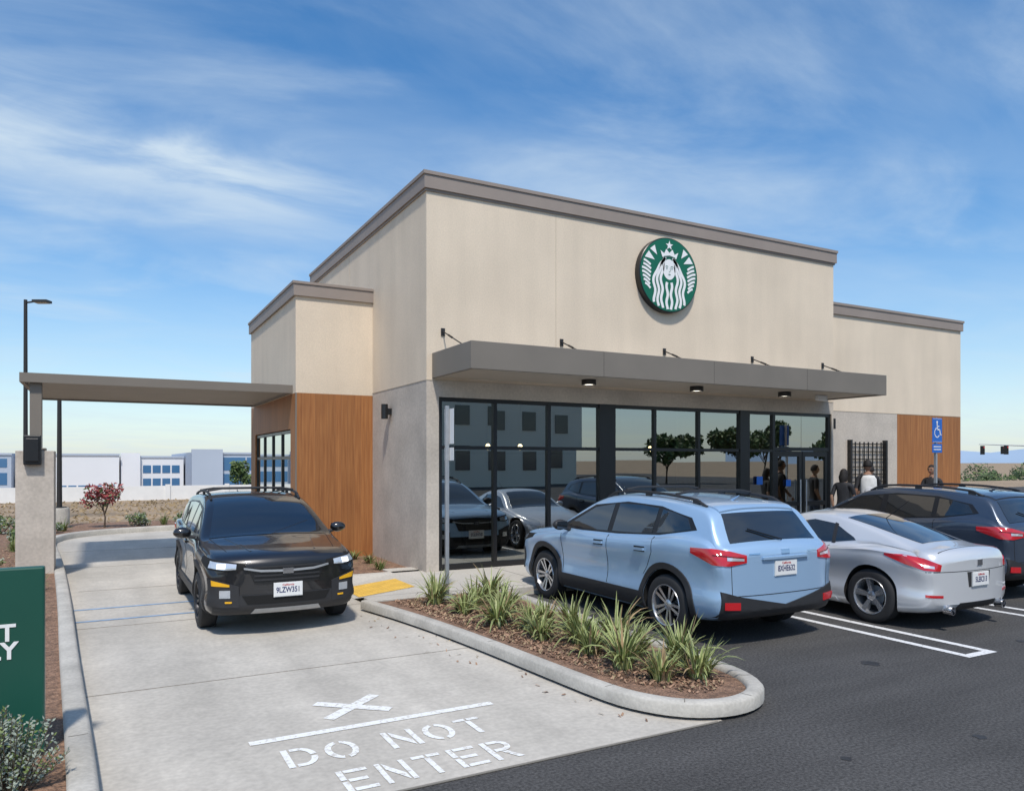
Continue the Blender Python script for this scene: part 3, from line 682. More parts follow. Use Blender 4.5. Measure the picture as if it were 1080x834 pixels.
def car(name,loc,rz,paint,sp):
    e=empty(name,loc,rz); L=sp['L'];HW=sp['HW']
    ft,fb,f0,fw=P2(sp['zt']),P2(sp['zb']),P2(sp['z0']),P2(sp['w']); bow,bowr=sp['bow'],sp['bowr']; wx=sp['wx'];r=sp['r'];k=sp['k']; crown=sp.get('crown',.025)
    fyb=P2(sp.get('yb',[(0,.945),(5,.945)]))
    xs=[0,.012,.03,.055,.09,.13,.18,.24]; x=.31
    while x<L-.5: xs.append(x); x+=.06
    xs+=[L-a for a in (.48,.44,.40,.36,.32,.28,.24,.20,.16,.12,.09,.055,.03,.012,0)]
    def warp(x,y):
        q=min(1,abs(y)/HW); a=max(0,1-x/1.1); c=max(0,1-(L-x)/.9)
        return x+bow*q**2.4*a-bowr*q**2.4*c
    def half(x):
        w=fw(x)*HW; 
        for wc in wx: w+=.022*math.exp(-((x-wc)/.36)**2)
        zt=ft(x);z0=f0(x);zs=min(fb(x),zt-.055); yb=fyb(x)*w; gh=max(zt-.05-zs,0); yt=yb-gh*k
        m=(zs-z0)
        pts=[(0,z0),(.5*w,z0),(.84*w,z0),(.945*w,z0+.06*m),(.985*w,z0+.16*m),(.997*w,z0+.28*m),(.972*w,z0+.44*m),(.974*w,z0+.62*m),(1.0*w,z0+.82*m),(.994*w,zs-.07*m),(.972*w,zs-.01),(yb,zs+.012*min(1,gh*8)),
             (yb-gh*k*.30,zs+gh*.34),(yb-gh*k*.64,zs+gh*.68),(yt,zt-.05),(yt-.03,zt-.02),(yt-.09,zt-.003),(yt*.6,zt+crown*.55),(yt*.3,zt+crown*.9),(0,zt+crown)]
        return [(max(a,0),z) for a,z in cat(pts,3)]
    bm=bmesh.new(); rings=[]
    for x in xs:
        h=half(x); lp_=[bm.verts.new((warp(x,y),y,z)) for y,z in h]+[bm.verts.new((warp(x,y),-y,z)) for y,z in h[-2:0:-1]]
        rings.append(lp_)
    n=len(rings[0])
    for i in range(len(rings)-1):
        for j in range(n): bm.faces.new((rings[i][j],rings[i][(j+1)%n],rings[i+1][(j+1)%n],rings[i+1][j]))
    for x in (0,L):
        h=half(x); T=[-1,-.8,-.6,-.4,-.2,0,.2,.4,.6,.8,1]; rows=[]
        for y,z in h: rows.append([bm.verts.new((warp(x,y*t),y*t,z)) for t in T])
        for a,c in zip(rows,rows[1:]):
            for j in range(10): bm.faces.new((a[j],a[j+1],c[j+1],c[j]))
    bmesh.ops.remove_doubles(bm,verts=bm.verts,dist=.0004); bmesh.ops.dissolve_degenerate(bm,dist=.0003,edges=bm.edges)
    bmesh.ops.recalc_face_normals(bm,faces=bm.faces)
    me=bpy.data.meshes.new('body'); bm.to_mesh(me); bvh=BVHTree.FromBMesh(bm); bm.free()
    pm=M[paint] if isinstance(paint,str) else paint
    me.materials.append(pm); me.materials.append(M['cavity'])
    nb=len(me.vertices); m2=None
    for att in range(8):
        tmp=bpy.data.objects.new('tmp',me); COL.objects.link(tmp)
        c=B(); ra=r+sp.get('gap',.045)+att*.0023
        for wc in wx:
            for s in (-1,1):
                y0,y1=sorted((s*(HW-.30-att*.0037),s*(HW+.3))); nn=40+3*att; vv=[];ff=[]
                for yy in (y0,y1):
                    for q in range(nn): t=2*math.pi*(q+.37)/nn; vv.append((wc+.0013+ra*math.cos(t),yy,r+.0207+ra*math.sin(t)))
                ff=[(q,(q+1)%nn,nn+(q+1)%nn,nn+q) for q in range(nn)]+[tuple(range(nn))[::-1],tuple(range(nn,2*nn))]
                c.add(vv,ff,1)
        ct=c.obj('cut',[pm,'cavity']); bm=bmesh.new(); bm.from_mesh(ct.data); bmesh.ops.recalc_face_normals(bm,faces=bm.faces); bm.to_mesh(ct.data); bm.free()
        bo=tmp.modifiers.new('b','BOOLEAN'); bo.operation='DIFFERENCE'; bo.object=ct; bo.solver='EXACT' if att<6 else 'FAST'
        if att in (2,4): bo.use_self=True
        bpy.context.view_layer.update(); dg=bpy.context.evaluated_depsgraph_get(); m2=bpy.data.meshes.new_from_object(tmp.evaluated_get(dg))
        bpy.data.objects.remove(tmp); bpy.data.objects.remove(ct)
        my=max(abs(q.co.y) for q in m2.vertices) if len(m2.vertices) else 9
        if my<HW+.1 and len(m2.vertices)>nb*.6 and len(m2.vertices)!=nb: break
    print(name,'boolean attempt',att,my,nb,len(m2.vertices))
    for p in m2.polygons: p.use_smooth=True
    m2.set_sharp_from_angle(angle=math.radians(38))
    body=bpy.data.objects.new('body',m2); COL.objects.link(body); body.parent=e
    def decal(nm,bot,top,d,m,off=.004,step=.035,skirt=.012,nu=None):
        d=Vector(d).normalized(); bo=[];to=[]
        for i in range(len(bot)-1):
            a,b2=Vector(bot[i]),Vector(bot[i+1]);c1,d1=Vector(top[i]),Vector(top[i+1]); kk=max(1,int(math.ceil(max((b2-a).length,(d1-c1).length)/step)))
            for s in range(kk): bo.append(a.lerp(b2,s/kk)); to.append(c1.lerp(d1,s/kk))
        bo.append(Vector(bot[-1])); to.append(Vector(top[-1]))
        n2=nu or max(1,int(math.ceil(max((p-q).length for p,q in zip(bo,to))/step)))
        g=[]; bm=bmesh.new()
        for i,(p,q) in enumerate(zip(bo,to)):
            row=[]
            for j in range(n2+1):
                pt=p.lerp(q,j/n2); h=bvh.ray_cast(pt-d*3,d)
                row.append(bm.verts.new(h[0]-d*off) if h[0] is not None else None)
            g.append(row)
        for i in range(len(g)-1):
            for j in range(n2):
                vs=[g[i][j],g[i+1][j],g[i+1][j+1],g[i][j+1]]
                if all(vs):
                    if max((vs[0].co-vs[2].co).length,(vs[1].co-vs[3].co).length)<step*9: 
                        try: bm.faces.new(vs)
                        except: pass
        loose=[v for v in bm.verts if not v.link_faces]; bmesh.ops.delete(bm,geom=loose,context='VERTS')
        be=[x for x in bm.edges if x.is_boundary]
        rr=bmesh.ops.extrude_edge_only(bm,edges=be)
        for v_ in rr['geom']:
            if isinstance(v_,bmesh.types.BMVert): v_.co+=d*(off+skirt)
        bmesh.ops.recalc_face_normals(bm,faces=bm.faces)
        mm=bpy.data.meshes.new(nm); bm.to_mesh(mm); bm.free(); mm.materials.append(M[m] if isinstance(m,str) else m)
        for p in mm.polygons: p.use_smooth=True
        mm.set_sharp_from_angle(angle=math.radians(30))
        o=bpy.data.objects.new(nm,mm); COL.objects.link(o); o.parent=e; return o
    sp['detail'](e,decal,bvh,pm,sp)
    for wc in wx:
        for s in (-1,1): wheel(e,wc,s*(HW-.115),r,s,sp['rim'],two=sp.get('two',True))
    if 'scale' in sp: e.scale=sp['scale']
    return e
def side(pts,s): return [(x,s*1.2,z) for x,z in pts]
def arcpts(cx,cz,r,a0,a1,n=24): return [(cx+r*math.cos(math.radians(a0+(a1-a0)*i/n)),cz+r*math.sin(math.radians(a0+(a1-a0)*i/n))) for i in range(n+1)]
def plate(e,x,y,z,rear,s):
    b=B(); b.box(-.155,.155,-.0765,.0765,-.012,.004); b.box(-.163,.163,-.084,.084,-.016,.0)
    MXr=MX((0,1,0),(0,0,1),(1,0,0),(x,y,z)) if rear else MX((0,-1,0),(0,0,1),(-1,0,0),(x,y,z))
    o=b.obj('licence_plate','plate',e); o.matrix_local=MXr
    text('plate_text',s,.078,MXr@Matrix.Translation((0,-.006,.0055))@Matrix.Diagonal((.84,1.15,1,1)),'navy',e,.0015,.0005)
    text('plate_state','California',.034,MXr@Matrix.Translation((0,.055,.0055)),'red',e,.0005,.0005)
def mirrors(e,x,y,z,pm):
    for s in (-1,1):
        b=B(); b.lathe([(.001,-.065),(.05,-.06),(.085,-.03),(.095,.0),(.085,.035),(.05,.05),(.001,.052)],(0,0,0),16,axis='x')
        o=b.obj('mirror',pm,e,smooth=True,ang=60); o.location=(x,s*(y+.10),z); o.scale=(1,1.15,.78)
        b=B(); b.tube([(x-.01,s*(y-.06),z-.07),(x,s*(y+.08),z-.03)],[.03,.02],8); b.obj('mirror_stalk','clad',e,smooth=True)
        b=B(); b.add([(.054,-.08,-.05),(.054,.08,-.05),(.054,.08,.05),(.054,-.08,.05)],[(0,1,2,3)]); o=b.obj('mirror_glass','glassdark',e); o.location=(x+.004,s*(y+.10),z)
def suv_detail(e,D,bvh,pm,sp):
    HW=sp['HW'];wx=sp['wx'];r=sp['r'];L=sp['L']; v=sp['variant']; lit=sp.get('lights')
    for s in (-1,1):
        d=(0,-s,0)
        for wc in wx:
            D('arch_cladding',side(arcpts(wc,r+.02,r+.047,-22,202),s),side(arcpts(wc,r+.02,r+.12,-14,194),s),d,'clad',.016)
        D('sill_cladding',side([(wx[0]+r+.04,.26),(wx[1]-r-.04,.26)],s),side([(wx[0]+r+.10,.45),(wx[1]-r-.10,.45)],s),d,'clad',.014)
        D('window_trim',side([(1.24,1.085),(1.8,1.075),(2.6,1.095),(3.4,1.145),(3.96,1.24)],s),side([(1.36,1.15),(1.93,1.425),(2.6,1.495),(3.3,1.472),(3.84,1.37)],s),d,'black',.003)
        for bo,to in (([(1.42,1.115),(1.8,1.10),(2.36,1.11)],[(1.50,1.165),(1.95,1.39),(2.36,1.455)]),
                      ([(2.46,1.115),(2.9,1.13),(3.26,1.155)],[(2.46,1.465),(2.9,1.467),(3.26,1.448)]),
                      ([(3.34,1.165),(3.62,1.195),(3.88,1.24)],[(3.34,1.438),(3.58,1.41),(3.79,1.36)])):
            D('side_window',side(bo,s),side(to,s),d,'glassdark',.006)
        for pts in ([(1.33,1.0),(1.36,.7),(1.38,.46)],[(2.41,1.07),(2.42,.7),(2.42,.46)],[(3.32,1.12),(3.33,.94),(3.22,.76),(3.14,.66)]):
            D('door_seam',side(pts,s),side([(x+.008,z) for x,z in pts],s),d,'cavity',.002,skirt=.003)
        for x in (2.14,3.0):
            D('handle_cup',side([(x-.01,.92),(x+.2,.925)],s),side([(x-.01,.985),(x+.2,.99)],s),d,'cavity',.002,skirt=.003)
            D('door_handle',side([(x,.935),(x+.2,.942)],s),side([(x,.967),(x+.2,.974)],s),d,pm,.028)
        dd=(.85,-s*.53,0)
        D('headlight',[(.02,s*.47,.79),(.12,s*.66,.775),(.27,s*.82,.80),(.5,s*.9,.87)],[(.02,s*.47,.86),(.12,s*.66,.89),(.27,s*.82,.915),(.5,s*.9,.93)],dd,'cavity',.006,step=.03)
        D('headlight_lens',[(.06,s*.56,.80),(.12,s*.66,.795),(.27,s*.82,.82)],[(.06,s*.56,.86),(.12,s*.66,.875),(.27,s*.82,.895)],dd,'lens',.010,step=.03)
        D('projector',[(.12,s*.66,.81),(.18,s*.74,.81)],[(.12,s*.66,.865),(.18,s*.74,.865)],dd,'lamp_on' if lit else 'chrome',.014,step=.02)
        D('fog_surround',[(.0,s*.56,.36),(.1,s*.72,.36),(.22,s*.86,.38)],[(.0,s*.56,.60),(.1,s*.72,.66),(.22,s*.86,.70)],dd,'clad',.018)
        if lit:
            D('accent',[(.07,s*.63,.60),(.18,s*.80,.615)],[(.07,s*.63,.625),(.18,s*.80,.68)],dd,'amber',.026)
            D('accent_low',[(.04,s*.62,.41),(.08,s*.68,.41)],[(.04,s*.62,.43),(.08,s*.68,.43)],dd,'amber',.026)
        D('fog_lamp',[(.04,s*.64,.47),(.1,s*.74,.47)],[(.04,s*.64,.56),(.1,s*.74,.56)],dd,'lens',.024)
        dt=(-.82,-s*.57,0)
        D('tail_light',[(L-.02,s*.54,.92),(L-.06,s*.74,.89),(L-.2,s*.86,.90),(L-.46,s*.92,1.0)],[(L-.02,s*.54,1.0),(L-.06,s*.74,1.05),(L-.2,s*.86,1.07),(L-.46,s*.92,1.06)],dt,'red',.012,step=.03)
        D('tail_lens',[(L-.03,s*.57,.94),(L-.08,s*.76,.95)],[(L-.03,s*.57,.965),(L-.08,s*.76,.985)],dt,'lens',.016,step=.03)
        D('tail_dark',[(L-.03,s*.57,.97),(L-.08,s*.76,.99),(L-.2,s*.86,1.0)],[(L-.03,s*.57,.975),(L-.08,s*.76,.998),(L-.2,s*.86,1.008)],dt,'cavity',.015,step=.03)
        D('rear_reflector',[(L-.03,s*.62,.42),(L-.10,s*.78,.43)],[(L-.03,s*.62,.50),(L-.10,s*.78,.51)],dt,'red',.030)
        D('hood_seam',[(.35,s*.62,2),(1.1,s*.72,2)],[(.35,s*.628,2),(1.1,s*.728,2)],(0,0,-1),'cavity',.001,skirt=.003)
        D('hood_crease',[(.25,s*.36,2),(1.05,s*.50,2)],[(.25,s*.38,2),(1.05,s*.56,2)],(0,0,-1),pm,.006,skirt=.004)
        D('hatch_side_seam',[(L,s*.70,.56),(L,s*.715,.9)],[(L,s*.706,.56),(L,s*.721,.9)],(-1,0,0),'cavity',.002,skirt=.003)
    D('front_lower',[(0,y,.26) for y in (-.8,-.4,0,.4,.8)],[(0,y,.50) for y in (-.8,-.4,0,.4,.8)],(1,0,0),'clad',.014)
    D('grille',[(0,-.36,.62),(0,0,.61),(0,.36,.62)],[(0,-.46,.86),(0,0,.88),(0,.46,.86)],(1,0,0),'black',.012)
    for z in (.66,.71,.76,.81): D('grille_bar',[(0,-.37,z),(0,.37,z)],[(0,-.37,z+.02),(0,.37,z+.02)],(1,0,0),'clad',.024)
    D('grille_wing',[(0,-.48,.80),(0,-.3,.765),(0,0,.755),(0,.3,.765),(0,.48,.80)],[(0,-.48,.82),(0,-.3,.79),(0,0,.78),(0,.3,.79),(0,.48,.82)],(1,0,0),'galv',.032)
    D('emblem',[(0,-.06,.735),(0,.06,.735)],[(0,-.06,.80),(0,.06,.80)],(1,0,0),'chrome',.038)
    D('skid',[(0,-.4,.27),(0,.4,.27)],[(0,-.36,.33),(0,.36,.33)],(1,0,0),'galv',.024)
    D('lower_intake',[(0,-.44,.39),(0,.44,.39)],[(0,-.5,.49),(0,.5,.49)],(1,0,0),'cavity',.02)
    D('windshield',[(1.13,y,1.06-abs(y)*.04) for y in (-.72,-.4,0,.4,.72)],[(2.02,y,1.53) for y in (-.55,-.3,0,.3,.55)],(.5,0,-.86),'glassdark',.005,step=.05)
    D('rear_glass',[(4.35,y,1.135) for y in (-.64,-.3,0,.3,.64)],[(4.08,y,1.42) for y in (-.55,-.28,0,.28,.55)],(-.9,0,-.43),'glassdark',.006,step=.04)
    D('roof_spoiler',[(4.08,y,1.47) for y in (-.56,0,.56)],[(3.86,y,1.50) for y in (-.59,0,.59)],(-.15,0,-.98),pm,.022)
    D('hatch_seam',[(L,-.70,.56),(L,.70,.56)],[(L,-.70,.568),(L,.70,.568)],(-1,0,0),'cavity',.002,skirt=.003)
    D('rear_lower',[(L,y,.30) for y in (-.82,-.4,0,.4,.82)],[(L,y,z) for y,z in ((-.82,.62),(-.62,.56),(0,.44),(.62,.56),(.82,.62))],(-1,0,0),'clad',.018)
    D('garnish',[(L,-.34,.945),(L,.34,.945)],[(L,-.34,.97),(L,.34,.97)],(-1,0,0),'chrome' if v=='dark' else pm,.03)
    D('rear_emblem',[(L,-.06,1.0),(L,.06,1.0)],[(L,-.06,1.045),(L,.06,1.045)],(-1,0,0),'chrome',.012)
    D('badge',[(L,.36,1.0),(L,.52,1.0)],[(L,.36,1.018),(L,.52,1.018)],(-1,0,0),'chrome',.006)
    D('badge',[(L,-.50,1.0),(L,-.36,1.0)],[(L,-.50,1.018),(L,-.36,1.018)],(-1,0,0),'chrome',.006)
    hr=bvh.ray_cast(Vector((L+2,.05,1.14)),Vector((-1,0,0)))[0]; hr2=bvh.ray_cast(Vector((L+2,-.34,1.26)),Vector((-1,0,0)))[0]
    b=B(); b.tube([(hr.x+.03,.05,1.14),(hr2.x+.03,-.34,1.26)],.009,6); b.obj('rear_wiper','black',e)
    b=B(); b.tube([(1.16,.55,1.095),(1.5,.0,1.28)],.008,6); b.tube([(1.14,-.05,1.11),(1.42,-.55,1.24)],.008,6); b.obj('wipers','black',e)
    hx=bvh.ray_cast(Vector((-2,0,.56)),Vector((1,0,0)))[0].x; plate(e,hx-.035,0,.545,False,sp['plate'])
    hx=bvh.ray_cast(Vector((L+2,0,.76)),Vector((-1,0,0)))[0].x; hx2=bvh.ray_cast(Vector((L+2,0,.90)),Vector((-1,0,0)))[0].x; plate(e,max(hx,hx2)+.012,0,.84,True,sp['plate'])
    for s in (-1,1):
        pts=[]
        for i in range(12):
            x=2.05+i*(3.92-2.05)/11; h=bvh.ray_cast(Vector((x,s*.59,3)),Vector((0,0,-1)))[0].z; pts.append((x,s*.59,h+(.045 if 0<i<11 else .0)))
        b=B(); b.tube(pts,.018,8)
        for i in (1,5,10): b.box(pts[i][0]-.05,pts[i][0]+.05,pts[i][1]-.014,pts[i][1]+.014,pts[i][2]-.06,pts[i][2])
        b.obj('roof_rail','clad',e,smooth=True)
    if v in('blue','black'):
        for x in (2.45,3.4):
            h=bvh.ray_cast(Vector((x,0,3)),Vector((0,0,-1)))[0].z; b=B(); b.tube([(x,-.59,h+.035),(x,-.4,h+.065),(x,.4,h+.065),(x,.59,h+.035)],.016,8); b.obj('crossbar','clad',e,smooth=True)
    h=bvh.ray_cast(Vector((3.7,0,3)),Vector((0,0,-1)))[0].z; b=B(); b.tube([(3.67,0,h-.01),(3.80,0,h+.055)],[.02,.004],6); b.obj('antenna_fin',pm,e)
    mirrors(e,1.50,.90,1.13,'clad' if v=='blue' else pm)
SUV=dict(L=4.48,HW=.90,wx=(.90,3.565),r=.352,k=.38,bow=.22,bowr=.11,rim='rim',
 zt=[(0,.82),(.03,.88),(.08,.92),(.18,.955),(.4,.99),(.8,1.035),(1.1,1.075),(1.25,1.14),(1.6,1.33),(1.95,1.49),(2.2,1.555),(2.6,1.585),(3.1,1.575),(3.6,1.535),(3.9,1.495),(4.04,1.46),(4.12,1.40),(4.26,1.22),(4.36,1.11),(4.42,1.08),(4.46,1.04),(4.48,.97)],
 zb=[(0,.74),(.1,.85),(.5,.93),(.9,.975),(1.3,1.03),(2.2,1.045),(3.2,1.09),(3.8,1.15),(4.2,1.13),(4.4,1.03),(4.48,.92)],
 z0=[(0,.36),(.06,.27),(.3,.23),(1,.21),(3.5,.22),(4.2,.27),(4.42,.32),(4.48,.40)],
 w=[(0,.88),(.04,.93),(.12,.955),(.4,.975),(.9,.98),(1.6,.985),(3,.99),(3.7,.99),(4.2,.98),(4.36,.965),(4.44,.94),(4.48,.89)],
 yb=[(0,.945),(3.0,.945),(4.1,.90),(4.48,.92)],detail=suv_detail)
def coupe_detail(e,D,bvh,pm,sp):
    HW=sp['HW'];L=sp['L']
    for s in (-1,1):
        d=(0,-s,0)
        D('side_window',side([(1.58,.90),(1.95,.905),(2.45,.92),(2.85,.945),(3.12,.985)],s),side([(1.66,.94),(2.02,1.14),(2.45,1.215),(2.78,1.175),(3.08,1.02)],s),d,'glassdark',.005)
        D('pillar_trim',side([(2.80,.93),(2.85,.93)],s),side([(2.77,1.19),(2.82,1.175)],s),d,'clad',.008)
        for pts in ([(1.6,.86),(1.62,.6),(1.62,.33)],[(2.78,.9),(2.79,.65),(2.70,.45),(2.66,.33)]):
            D('door_seam',side(pts,s),side([(x+.008,z) for x,z in pts],s),d,'cavity',.002,skirt=.003)
        D('door_handle',side([(2.70,.74),(2.74,.74)],s),side([(2.70,.88),(2.74,.88)],s),d,'chrome',.012)
        D('side_skirt',side([(1.2,.19),(3.0,.19)],s),side([(1.25,.25),(2.98,.25)],s),d,pm,.02)
        dt=(-.7,-s*.7,0)
        D('tail_light',[(L-.06,s*.66,.715),(L-.16,s*.82,.725),(L-.36,s*.91,.79),(L-.60,s*.93,.87)],[(L-.06,s*.64,.79),(L-.16,s*.80,.86),(L-.36,s*.90,.895),(L-.60,s*.93,.895)],dt,'red',.010,step=.03)
        D('tail_lens',[(L-.10,s*.72,.745),(L-.16,s*.82,.76)],[(L-.10,s*.72,.775),(L-.16,s*.82,.79)],dt,'lens',.013,step=.03)
        D('rear_reflector',[(L-.05,s*.62,.40),(L-.16,s*.80,.41)],[(L-.05,s*.62,.43),(L-.16,s*.80,.44)],dt,'red',.006)
        D('headlight',[(.12,s*.6,.52),(.45,s*.86,.62)],[(.3,s*.55,.66),(.75,s*.80,.76)],(.5,-s*.5,-.6),'lens',.006)
    D('rear_glass',[(3.86,y,1) for y in (-.40,-.2,0,.2,.40)],[(2.86,y,1.22) for y in (-.50,-.25,0,.25,.50)],(-.4,0,-.9),'glassdark',.005,step=.05)
    D('windshield',[(1.36,y,.92) for y in (-.68,-.34,0,.34,.68)],[(2.05,y,1.25) for y in (-.5,-.25,0,.25,.5)],(.4,0,-.9),'glassdark',.005,step=.05)
    D('hatch_seam',[(L-.14,y,1) for y in (-.6,0,.6)],[(L-.132,y,1) for y in (-.6,0,.6)],(0,0,-1),'cavity',.002,skirt=.003)
    D('bumper_seam',[(L,-.8,.70),(L,.8,.70)],[(L,-.8,.707),(L,.8,.707)],(-1,0,0),'cavity',.002,skirt=.003)
    D('diffuser',[(L,-.42,.21),(L,.42,.21)],[(L,-.36,.33),(L,.36,.33)],(-1,0,0),'clad',.006)
    D('plate_recess',[(L,-.2,.51),(L,.2,.51)],[(L,-.23,.69),(L,.23,.69)],(-1,0,0),'clad',.003)
    D('emblem',[(L,-.05,.76),(L,.05,.76)],[(L,-.05,.83),(L,.05,.83)],(-1,0,0),'chrome',.012)
    hx=max(bvh.ray_cast(Vector((L+2,0,z)),Vector((-1,0,0)))[0].x for z in (.53,.6,.67)); plate(e,hx+.02,0,.60,True,'5LEK213')
    b=B()
    for s in (-1,1): b.lathe([(.001,-.1),(.048,-.1),(.05,0),(.043,.0),(.04,-.08)],(L+.0,s*.52,.25),16,axis='x')
    b.obj('exhausts','chrome',e,smooth=True)
    b=B(); b.tube([(3.05,.0,1.22),(3.42,.0,1.50)],[.006,.002],5); b.obj('antenna','black',e)
    mirrors(e,1.82,.86,.93,pm)
COUPE=dict(L=4.31,HW=.905,wx=(.83,3.48),r=.335,k=.50,bow=.32,bowr=.17,rim='rim',gap=.03,crown=.035,two=False,
 zt=[(0,.50),(.03,.54),(.1,.60),(.4,.72),(.8,.80),(1.2,.86),(1.42,.91),(1.75,1.11),(2.05,1.25),(2.3,1.30),(2.5,1.305),(2.75,1.28),(3.1,1.20),(3.5,1.08),(3.85,.98),(4.05,.945),(4.2,.93),(4.27,.89),(4.31,.80)],
 zb=[(0,.44),(.2,.58),(.6,.72),(1.0,.77),(1.5,.83),(2.4,.86),(3.0,.90),(3.5,.935),(4.0,.90),(4.31,.74)],
 z0=[(0,.28),(.06,.2),(.3,.16),(1,.15),(3.5,.16),(4.1,.2),(4.25,.24),(4.31,.32)],
 w=[(0,.80),(.04,.86),(.15,.90),(.45,.95),(.85,.98),(1.6,.955),(2.4,.95),(3.1,.98),(3.5,1.0),(3.9,.985),(4.15,.94),(4.26,.89),(4.31,.82)],
 yb=[(0,.945),(2.3,.93),(2.9,.84),(3.5,.70),(3.9,.72),(4.15,.90),(4.31,.945)],detail=coupe_detail)
def paintm(n,c,m=.35,r=.3): return mat(n,c,r,m=m,coat=1)
blue=paintm('paint_blue_grey',(.33,.49,.68),.25); blk=paintm('paint_black',(.012,.012,.014),.2); dkb=paintm('paint_dark_blue',(.05,.07,.105),.4); slv=paintm('paint_silver',(.68,.69,.70),.35)
car('parked_suv',(6.6,10.42,0),-math.pi/2,blue,dict(SUV,variant='blue',plate='8XHE632',rim='rim',scale=(1.015,1.03,1.0)))
car('suv',(1.87,8.93,.004),math.pi/2,blk,dict(SUV,variant='black',plate='9LZW351',rim='rimdark',lights=True,scale=(1,1,.97)))
car('parked_suv',(12.1,10.45,0),-math.pi/2,dkb,dict(SUV,variant='dark',plate='7KDR904',rim='rim'))
car('parked_coupe',(9.27,9.62,0),-math.pi/2,slv,COUPE)

